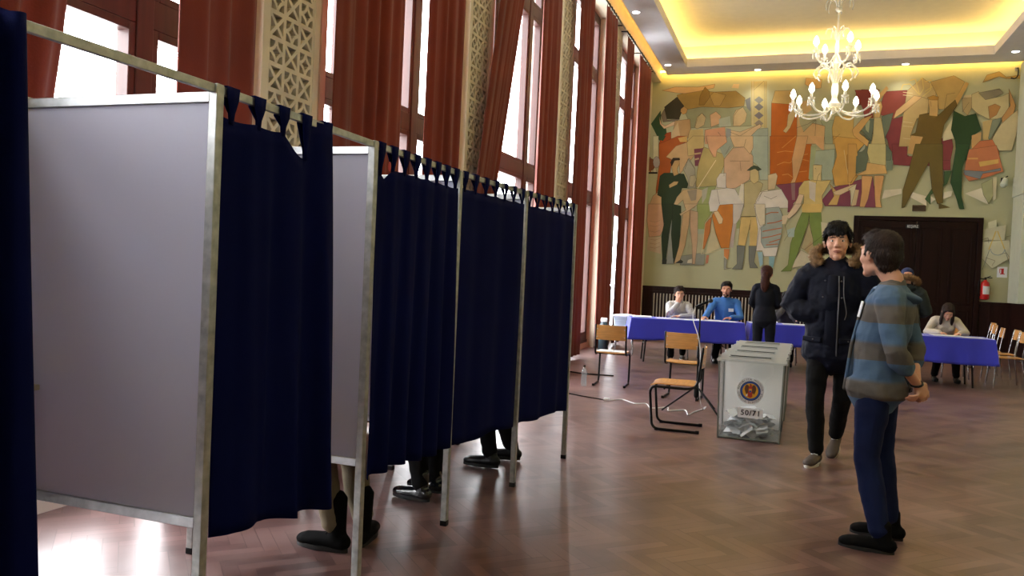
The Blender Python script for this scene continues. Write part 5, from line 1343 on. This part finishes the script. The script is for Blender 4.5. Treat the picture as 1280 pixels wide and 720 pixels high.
        if top.get('collar'):
            n = j['neck']; h = top['collar']; loft(bm, [(n-V((0, 0, .03)), .085*s, .08*s), (n+V((0, .006, h)), .072*s, .074*s)], n=20)
        fuse(top.get('name', 'shirt'), bm, top['m'], t, top.get('vox', .009), top.get('it', 2), folds=top.get('folds', .016))
    return t, j, Ms
def fur(name, pts, r, m, root, n=420, L=.03, seed=1, wd=.0022):
    rnd = random.Random(seed); bm = B(); P_ = spline(pts, 8)
    loft(bm, [(p, r*.8, r*.8) for p in P_], n=10, side=V((0, 0, 1)))
    for _ in range(n):
        k = rnd.randrange(len(P_)-1); p = P_[k].lerp(P_[k+1], rnd.random()); t_ = (P_[k+1]-P_[k]).normalized()
        a, b_ = frame_axes(t_, V((0, 0, 1))); th = rnd.uniform(0, 2*PI); o = a*math.cos(th)+b_*math.sin(th)
        d = (o + t_*rnd.uniform(-.5, .5) + V((0, 0, rnd.uniform(-.4, .2)))).normalized(); base = p+o*r*.7; tip = base+d*L*rnd.uniform(.6, 1.3); q = t_.cross(d).normalized()*wd; u = d.cross(q).normalized()*wd
        vs = [bm.verts.new(base+q), bm.verts.new(base-q*.5+u), bm.verts.new(base-q*.5-u)]; tp = bm.verts.new(tip)
        for i in range(3): bm.faces.new((vs[i], vs[(i+1) % 3], tp))
    return obj(name, bm, m, root, sharp=3)

M_jean = mat('dark_blue_denim', (17, 27, 62), .85, spec=.2, var=.2, vscale=5, bump=.15, bscale=220)
M_blackcloth = mat('black_trouser_cloth', (9, 9, 11), .85, spec=.2, var=.15, bump=.1, bscale=120)
M_parka = mat('navy_black_parka', (9, 13, 30), .75, spec=.2, var=.25, vscale=5, bump=.15, bscale=60)
M_fur = mat('tan_fur', (142, 112, 78), .9, var=.4, vscale=40)
M_khaki = mat('khaki_cotton', (120, 106, 82), .85, var=.15, bump=.15, bscale=120)
M_suit = mat('dark_suit', (15, 18, 29), .8, spec=.2, var=.1, bump=.08, bscale=200)
M_blueshirt = mat('denim_blue_shirt', (52, 108, 178), .75, var=.12, bump=.12, bscale=80)
M_cardi = mat('cream_knit', (196, 186, 170), .9, var=.1, bump=.4, bscale=90)
M_greyj = mat('grey_jacket', (74, 72, 74), .85, var=.15)
M_greenj = mat('dark_green_parka', (16, 30, 32), .75, var=.2)
M_beanie = mat('blue_knit', (30, 42, 84), .9, var=.15, bump=.4, bscale=90)
def striped_knit():
    t = NT('striped_knit'); tc = t.new('ShaderNodeTexCoord'); sx = t.new('ShaderNodeSeparateXYZ'); t.lk(tc.outputs['Object'], sx.inputs[0])
    nz = t.new('ShaderNodeTexNoise', Scale=4.0); t.lk(tc.outputs['Object'], nz.inputs[0])
    z = t.math('ADD', sx.outputs[2], t.math('MULTIPLY', nz.outputs[0], .03))
    f = t.math('FRACT', t.math('MULTIPLY', z, 4.8)); k = t.new('ShaderNodeValToRGB'); t.lk(f, k.inputs[0]); k.color_ramp.interpolation = 'EASE'
    e = k.color_ramp.elements; e[0].position = .0; e[0].color = lin((92, 86, 80)); e[1].position = .4; e[1].color = lin((96, 91, 86))
    for p, c in ((.54, (74, 100, 130)), (.88, (78, 104, 132))):
        q = e.new(p); q.color = lin(c)
    t.lk(k.outputs[0], t.b.inputs['Base Color']); t.b.inputs['Roughness'].default_value = .9
    nb = t.new('ShaderNodeTexNoise', Scale=180.0); t.lk(tc.outputs['Object'], nb.inputs[0]); bp = t.new('ShaderNodeBump', Strength=.3, Distance=.004); t.lk(nb.outputs[0], bp.inputs['Height']); t.lk(bp.outputs[0], t.b.inputs['Normal'])
    return t.m
def check_shirt():
    t = NT('fine_check'); tc = t.new('ShaderNodeTexCoord'); mp = t.new('ShaderNodeMapping'); t.lk(tc.outputs['Object'], mp.inputs[0]); mp.inputs['Scale'].default_value = (22, 22, 22); mp.inputs['Rotation'].default_value = (.3, .2, .4)
    ck = t.new('ShaderNodeTexChecker', Scale=2.0); t.lk(mp.outputs[0], ck.inputs[0]); ck.inputs[1].default_value = lin((206, 204, 200)); ck.inputs[2].default_value = lin((150, 148, 150)); t.lk(ck.outputs[0], t.b.inputs['Base Color']); t.b.inputs['Roughness'].default_value = .85; return t.m
M_knit = striped_knit(); M_check = check_shirt()
M_lightshirt = mat('pale_blue_shirt', (150, 176, 208), .8, var=.1)

# man in the striped cardigan, hands clasped behind his back
S = .99
JS = dict(pel=(0, .035, .93), waist=(0, .04, 1.1), chest=(0, .0, 1.285), neck=(0, -.02, 1.425), nk2=(0, .0, 1.52), head=(0, .065, 1.6),
    shR=(.165, -.03, 1.36), shL=(-.17, -.03, 1.36), elR=(.2, -.085, 1.11), elL=(-.225, -.09, 1.09), wrR=(.045, -.15, .91), wrL=(-.035, -.165, .915),
    hiR=(.09, .03, .92), hiL=(-.09, .03, .92), knR=(.125, .035, .5), knL=(-.105, .05, .5), anR=(.16, -.03, .09), anL=(-.13, -.045, .09))
t, j, Ms = person('young man in a blue and grey striped cardigan standing with hands behind his back', (.5, 4.86, 0), math.radians(72), 1.72, JS, hs=1.13, hd=(math.radians(-30), .06, 0), hairk='short', hairm=H_brown, vox=.0058,
    hands=dict(L=dict(d=(.35, -.3, -.55), n=(.5, .6, -.1), curl=.75, thumb=1), R=dict(d=(-.5, -.2, -.5), n=(-.4, .7, 0), curl=.7, thumb=-1)),
    pants=dict(m=M_jean, t=.014, folds=.018, end=.95, ra=.05), shoes=dict(m=M_suede, sole=M_soleb, lace=M_black, boot=.03, yawL=.12, yawR=.1, k=1.06),
    top=dict(name='cardigan', m=M_knit, t=.02, sleeve=.5, hem=[((0, .045, .845), .2, .165), ((0, .04, .9), .198, .16)], belly=1.12, folds=.034, vox=.0075))
bm = B(); n_ = V(JS['neck'])
loft(bm, [(n_+V((-.12, .04, -.05)), .016, .026), (n_+V((-.1, -.05, -.03)), .02, .03), (n_+V((0, -.09, -.06)), .028, .06), (n_+V((.1, -.05, -.03)), .02, .03), (n_+V((.12, .04, -.05)), .016, .026)], n=14, side=V((0, 0, 1)))
fuse('folded_hood', bm, M_knit, t, .007, 2, folds=.012)
bm = B(); 
loft(bm, [((0, .06, 1.41), .028, .03), ((0, .12, 1.3), .045, .02), ((0, .158, 1.1), .055, .022), ((0, .185, .86), .06, .02)], n=14, side=V((1, 0, 0))); fuse('shirt_front', bm, M_lightshirt, t, .008, 2, folds=.008)
for q in (-1, 1):
    bm = B(); loft(bm, [((q*.045, .075, 1.41), .012, .01), ((q*.06, .128, 1.3), .012, .01), ((q*.068, .168, 1.1), .013, .01), ((q*.072, .194, .85), .013, .01)], n=8); obj('button_band', bm, M_knit, t)
bm = B(); box(bm, (-.03, -.003, -.045), (.03, .003, .045), M=Matrix.Translation((-.08, .128, 1.3)) @ rx(.4, 'Z') @ rx(.2, 'X')); o = obj('name_badge', bm, M_white, t, bevel=.002); o['label'] = 'white badge'
rod('wristband', [V(JS['wrL'])*1+V((.026*math.cos(a*PI/6)*1.25, .03*math.sin(a*PI/6), .012*math.cos(a*PI/6))) for a in range(13)], .006, M_black, t)
bm = B(); loft(bm, [((-.08, .045, .905), .1, .15), ((-.08, .045, .93), .1, .15)], n=20, cap=False); bm.free()

# man in the dark parka walking towards the camera
JC = dict(pel=(0, .0, 1.02), waist=(0, .0, 1.2), chest=(0, .01, 1.39), neck=(0, .0, 1.575), nk2=(0, .02, 1.66), head=(0, .045, 1.765),
    shR=(.2, .0, 1.5), shL=(-.2, .0, 1.5), elR=(.33, -.0, 1.235), elL=(-.32, -.02, 1.22), wrR=(.13, .11, 1.18), wrL=(-.14, .09, 1.12),
    hiR=(.095, .01, 1.0), hiL=(-.095, -.01, 1.0), knR=(.095, .14, .54), knL=(-.09, .0, .53), anR=(.065, .16, .095), anL=(-.02, -.28, .17))
t, j, Ms = person('dark-haired man in a navy black parka with fur hood walking with hand in pocket', (.32, 6.96, 0), math.radians(170), 1.88, JC, hs=1.17, hd=(.12, .02, .03), hairk='fringe', hairm=H_black, vox=.006,
    hands=dict(R=dict(d=(-.6, -.1, -.6), n=(0, -1, 0), curl=.3), L=dict(d=(.6, -.1, -.6), n=(0, -1, 0), curl=.3)),
    pants=dict(m=M_blackcloth, t=.012, folds=.02), shoes=dict(m=M_canvas, sole=M_sole, lace=M_white, yawR=-.15, yawL=-.1, pitchL=-.55, label='brown sneaker with white sole and laces'),
    top=dict(name='parka', m=M_parka, t=.05, hem=[((0, .01, .845), .235, .175), ((0, .01, .93), .235, .175)], belly=1.25, folds=.045, vox=.01, hood=True, collar=.05))
fur('fur_trim', [(-.12, .11, 1.6), (-.17, .04, 1.655), (-.15, -.06, 1.71), (-.08, -.15, 1.73), (.0, -.18, 1.73), (.08, -.15, 1.73), (.15, -.06, 1.71), (.17, .04, 1.655), (.12, .11, 1.6)], .036, M_fur, t, 5000, .034)
M_zip = mat('zip_grey', (92, 92, 96), .35, metal=.7)
rod('zip', spline([(-.04, .17, 1.5), (-.05, .192, 1.35), (-.05, .195, 1.15), (-.05, .18, .87)], 4), .005, M_zip, t)
rod('drawstring', spline([(-.075, .16, 1.5), (-.085, .198, 1.35), (-.11, .2, 1.22), (-.1, .2, 1.16)], 5), .0035, M_zip, t)
bm = B(); loft(bm, [((.0, .165, 1.5), .04, .01), ((.0, .183, 1.35), .045, .01), ((.0, .187, 1.15), .045, .01), ((.0, .175, .88), .045, .01)], n=12, side=V((1, 0, 0))); obj('storm_flap', bm, M_parka, t)
for q in (-1, 1):
    bm = B(); box(bm, (-.085, -.01, -.02), (.085, .01, .02), M=Matrix.Translation((q*.14, .15, .99)) @ rx(-q*.5, 'Z')); obj('pocket_flap', bm, M_parka, t, bevel=.006)
    for x, y, z in ((.06, .175, 1.46), (.07, .19, 1.33), (.13, .165, .99)):
        bm = B(); ell(bm, (q*x, y, z), (.007, .006, .007)); obj('snap_button', bm, M_zip, t)

# woman in a dark suit with ponytail, seen from behind
t, j, Ms = person('woman in a dark navy trouser suit with auburn ponytail standing at the table', (-.4, 12.72, 0), math.radians(-6), 1.66,
    dict(elR=(.2, .02, 1.1), elL=(-.2, .02, 1.1), wrR=(.1, .2, 1.05), wrL=(-.1, .2, 1.02)), fem=True, hd=(0, -.1, 0), hairk='pony', hairm=H_red,
    pants=dict(m=M_suit, t=.012, ra=.06), shoes=dict(m=M_leather, sole=M_soleb, k=.92), top=dict(name='suit_jacket', m=M_suit, t=.018, hem=[((0, .0, .84), .175, .13)], folds=.012, collar=.02))

# seated helper
def seated(lab, loc, rz, H, topd, pants, J=None, **k):
    s = H/1.75
    j = dict(pel=(0, 0, .54), waist=(0, .03, .7), chest=(0, .06, .88), neck=(0, .07, 1.055), nk2=(0, .1, 1.13), head=(0, .125, 1.21), shR=(.165, .06, 1.0), shL=(-.165, .06, 1.0),
        elR=(.22, .2, .78), elL=(-.22, .2, .78), wrR=(.08, .4, .79), wrL=(-.08, .4, .79), hiR=(.09, .03, .52), hiL=(-.09, .03, .52), knR=(.11, .44, .52), knL=(-.11, .44, .52), anR=(.11, .42, .09), anL=(-.11, .42, .09))
    j.update(J or {})
    return person(lab, loc, rz, H, j, pants=pants, top=topd, **k)
RZ = lambda a: math.radians(a)
dk = dict(m=M_leather, sole=M_soleb)
seated('man in a pale grey checked shirt seated with his hand at his mouth', (-1.93, 14.5, 0), RZ(190), 1.74, dict(m=M_check, t=.014, collar=.02), dict(m=M_blackcloth), 
    dict(elR=(.17, .38, .8), wrR=(.02, .25, .99), elL=(-.24, .3, .78), wrL=(-.02, .42, .775), head=(0, .16, 1.155), nk2=(0, .11, 1.09), neck=(0, .08, 1.01), chest=(0, .07, .86), shR=(.16, .08, .96), shL=(-.16, .08, .96), anR=(.12, .66, .09), knR=(.12, .5, .5), anL=(-.1, .1, .09), knL=(-.1, .45, .5)),
    hd=(.1, -.15, .08), hairk='short', hairm=H_brown, shoes=dict(m=M_canvas, sole=M_sole), hands=dict(R=dict(d=(-.2, .1, .8), n=(0, -1, .2), curl=.8), L=dict(d=(.9, .2, 0), n=(0, 0, -1), curl=.2)))
t, j, Ms = seated('bearded man in a bright blue shirt with a white badge seated at the table', (-1.13, 14.62, 0), RZ(188), 1.84, dict(m=M_blueshirt, t=.016, collar=.02, belly=1.1), dict(m=M_blackcloth),
    dict(chest=(0, .05, .93), neck=(0, .06, 1.11), nk2=(0, .09, 1.19), head=(0, .115, 1.27), shR=(.19, .06, 1.05), shL=(-.19, .06, 1.05), elR=(.3, .28, .86), wrR=(.36, .5, .79), elL=(-.25, .2, .8), wrL=(-.08, .4, .79), anR=(.15, .3, .09), anL=(-.15, .25, .09)),
    hd=(-.15, -.05, 0), hairk='short', hairm=H_black, skinm=SKIN2, shoes=dk, hands=dict(R=dict(d=(.3, .9, -.1), n=(0, 0, -1), curl=.15), L=dict(d=(.7, .5, 0), n=(0, 0, -1), curl=.2)))
bm = B(); 
R3 = Ms.to_3x3().normalized()
ell(bm, Ms @ V((0, .045, -.075)), (.05, .043, .034), R3); ell(bm, Ms @ V((0, .07, -.1)), (.03, .02, .018), R3); ell(bm, Ms @ V((0, .09, -.044)), (.024, .008, .005), R3); obj('beard', bm, H_black, t)
bm = B(); box(bm, (-.045, -.003, -.028), (.045, .003, .028), M=Matrix.Translation((-.09, .185, .92)) @ rx(.35, 'Z') @ rx(.15, 'X')); o = obj('name_badge', bm, M_white, t); o['label'] = 'white badge'
seated('woman in a grey jacket seated behind the suited woman, hands at her mouth', (-.1, 15.0, 0), RZ(178), 1.66, dict(name='jacket', m=M_greyj, t=.02, collar=.03), dict(m=M_blackcloth),
    dict(elR=(.17, .36, .8), wrR=(.03, .24, 1.0), elL=(-.17, .36, .8), wrL=(-.02, .25, .98), head=(0, .15, 1.16), nk2=(0, .11, 1.09), neck=(0, .08, 1.02), shR=(.15, .08, .97), shL=(-.15, .08, .97)), fem=True,
    hd=(.1, -.05, 0), hairk='long', hairm=H_black, shoes=dk, hands=dict(R=dict(d=(-.3, .1, .8), n=(0, -1, .2), curl=.7), L=dict(d=(.3, .1, .8), n=(0, -1, .2), curl=.7)))
seated('woman in a cream cardigan with long dark hair bent over, writing at the right table', (2.28, 14.42, 0), RZ(182), 1.66, dict(name='cardigan', m=M_cardi, t=.02), dict(m=M_blackcloth),
    dict(chest=(0, .12, .85), neck=(0, .2, .985), nk2=(0, .26, 1.04), head=(0, .32, 1.09), shR=(.155, .18, .95), shL=(-.155, .18, .95), elR=(.28, .3, .77), elL=(-.28, .3, .77), wrR=(.12, .5, .775), wrL=(-.14, .52, .775), anR=(.14, .3, .09), anL=(-.16, .35, .09)), fem=True,
    hd=(0, -.65, 0), hairk='long', hairm=H_brown, shoes=dict(m=M_leather, sole=M_soleb, boot=.1), hands=dict(R=dict(d=(-.6, .6, -.05), n=(0, 0, -1), curl=.5), L=dict(d=(.6, .6, -.05), n=(0, 0, -1), curl=.3)))
for i, (x, y, a, lab) in enumerate([(-1.93, 14.55, 188, 'chair under the man in the checked shirt'), (-1.13, 14.68, 188, 'chair under the man in the blue shirt'), (-.1, 15.06, 178, 'chair under the woman in the grey jacket')]): side_chair((x, y, 0), RZ(a), lab)

# person in beanie and fur hood, behind the striped cardigan
t, j, Ms = person('person in a dark green parka and blue beanie standing by the right table, back turned', (1.47, 12.3, 0), RZ(-12), 1.7, dict(elR=(.26, .05, 1.12), wrR=(.12, .22, 1.1), elL=(-.24, .0, 1.1)), hd=(.2, -.15, 0), hairk=None, face=True,
    pants=dict(m=M_blackcloth), shoes=dk, top=dict(name='parka', m=M_greenj, t=.04, hem=[((0, 0, .78), .2, .16)], belly=1.2, folds=.025, hood=True))
bm = B(); R3 = Ms.to_3x3().normalized(); ell(bm, Ms @ V((0, -.012, .05)), (.084, .098, .082), R3, n=20); ell(bm, Ms @ V((0, -.03, .01)), (.083, .083, .06), R3, n=20); fuse('beanie', bm, M_beanie, t, .007, 2)
fur('fur_trim', [(-.14, .03, 1.5), (-.13, -.08, 1.55), (-.05, -.14, 1.59), (.05, -.14, 1.59), (.13, -.08, 1.55), (.14, .03, 1.5)], .04, M_fur, t, 2200, .03, 3)

# voters inside the booths (seen below the curtains)
def voter(lab, loc, rz, H, pm, sh, tm, J=None, **k):
    jj = dict(elR=(.24, .12, 1.1), elL=(-.24, .12, 1.1), wrR=(.1, .33, 1.0), wrL=(-.12, .33, 1.0)); jj.update(J or {})
    return person(lab, loc, rz, H, jj, pants=dict(m=pm, t=.012, end=sh.pop('pe', .96), ra=sh.pop('pr', .05)), shoes=sh, top=dict(m=tm, t=.02, folds=.02, name='jacket', hem=[((0, 0, .82), .18, .14)]), hd=(0, -.3, 0), vox=.009,
        hands=dict(R=dict(d=(-.5, .8, -.1), n=(0, 0, -1), curl=.5), L=dict(d=(.5, .8, -.1), n=(0, 0, -1), curl=.2)), **k)
voter('voter in khaki trousers and black lace-up boots inside the second booth', (-2.14, 3.48, 0), RZ(84), 1.72, M_khaki, dict(m=M_suede, sole=M_soleb, lace=M_black, boot=.12, pe=.92, pr=.05, yawR=-1.2, yawL=.05, k=1.12), M_greyj, dict(anL=(-.03, -.06, .1), knL=(-.07, .02, .52), anR=(.13, -.12, .1), knR=(.1, -.03, .52)), hairm=H_brown)
voter('voter in black trousers and shiny black shoes inside the third booth', (-2.1, 4.5, 0), RZ(80), 1.76, M_blackcloth, dict(m=M_shiny, sole=M_soleb, yawR=0, yawL=.0, boot=.05), M_blackcloth, dict(anL=(-.1, -.04, .1), anR=(.1, .0, .1)), hairm=H_black)
voter('voter in black trousers and black dress shoes inside the fourth booth', (-2.05, 5.5, 0), RZ(88), 1.78, M_blackcloth, dict(m=M_leather, sole=M_soleb, lace=M_black, yawR=.1), M_suit, dict(anL=(-.12, -.05, .1), anR=(.18, -.1, .1)), hairm=H_brown)
# ------------------------------------------------------------------ daylight and exposure
w = bpy.data.worlds.new('overcast_sky'); SC.world = w; w.use_nodes = True
nt = w.node_tree; bg = nt.nodes['Background']
tc = nt.nodes.new('ShaderNodeTexCoord'); sx = nt.nodes.new('ShaderNodeSeparateXYZ'); nt.links.new(tc.outputs['Generated'], sx.inputs[0])
rp = nt.nodes.new('ShaderNodeValToRGB'); rp.color_ramp.elements[0].position = .42; rp.color_ramp.elements[0].color = (.55, .56, .57, 1)
rp.color_ramp.elements[1].position = .56; rp.color_ramp.elements[1].color = (.95, .97, 1, 1)
ma = nt.nodes.new('ShaderNodeMath'); ma.operation = 'MULTIPLY_ADD'; ma.inputs[1].default_value = .5; ma.inputs[2].default_value = .5
nt.links.new(sx.outputs[2], ma.inputs[0]); nt.links.new(ma.outputs[0], rp.inputs[0]); nt.links.new(rp.outputs[0], bg.inputs[0]); bg.inputs[1].default_value = 17.0
SC.view_settings.view_transform = 'Standard'; SC.view_settings.look = 'None'; SC.view_settings.gamma = 1; SC.view_settings.use_curve_mapping = False
SC.view_settings.exposure = 0.15
SC.cycles.use_denoising = True
SC.cycles.max_bounces = 8; SC.cycles.diffuse_bounces = 4; SC.cycles.transparent_max_bounces = 24
SC.cycles.sample_clamp_indirect = 6
SC.cycles.caustics_reflective = False; SC.cycles.caustics_refractive = False
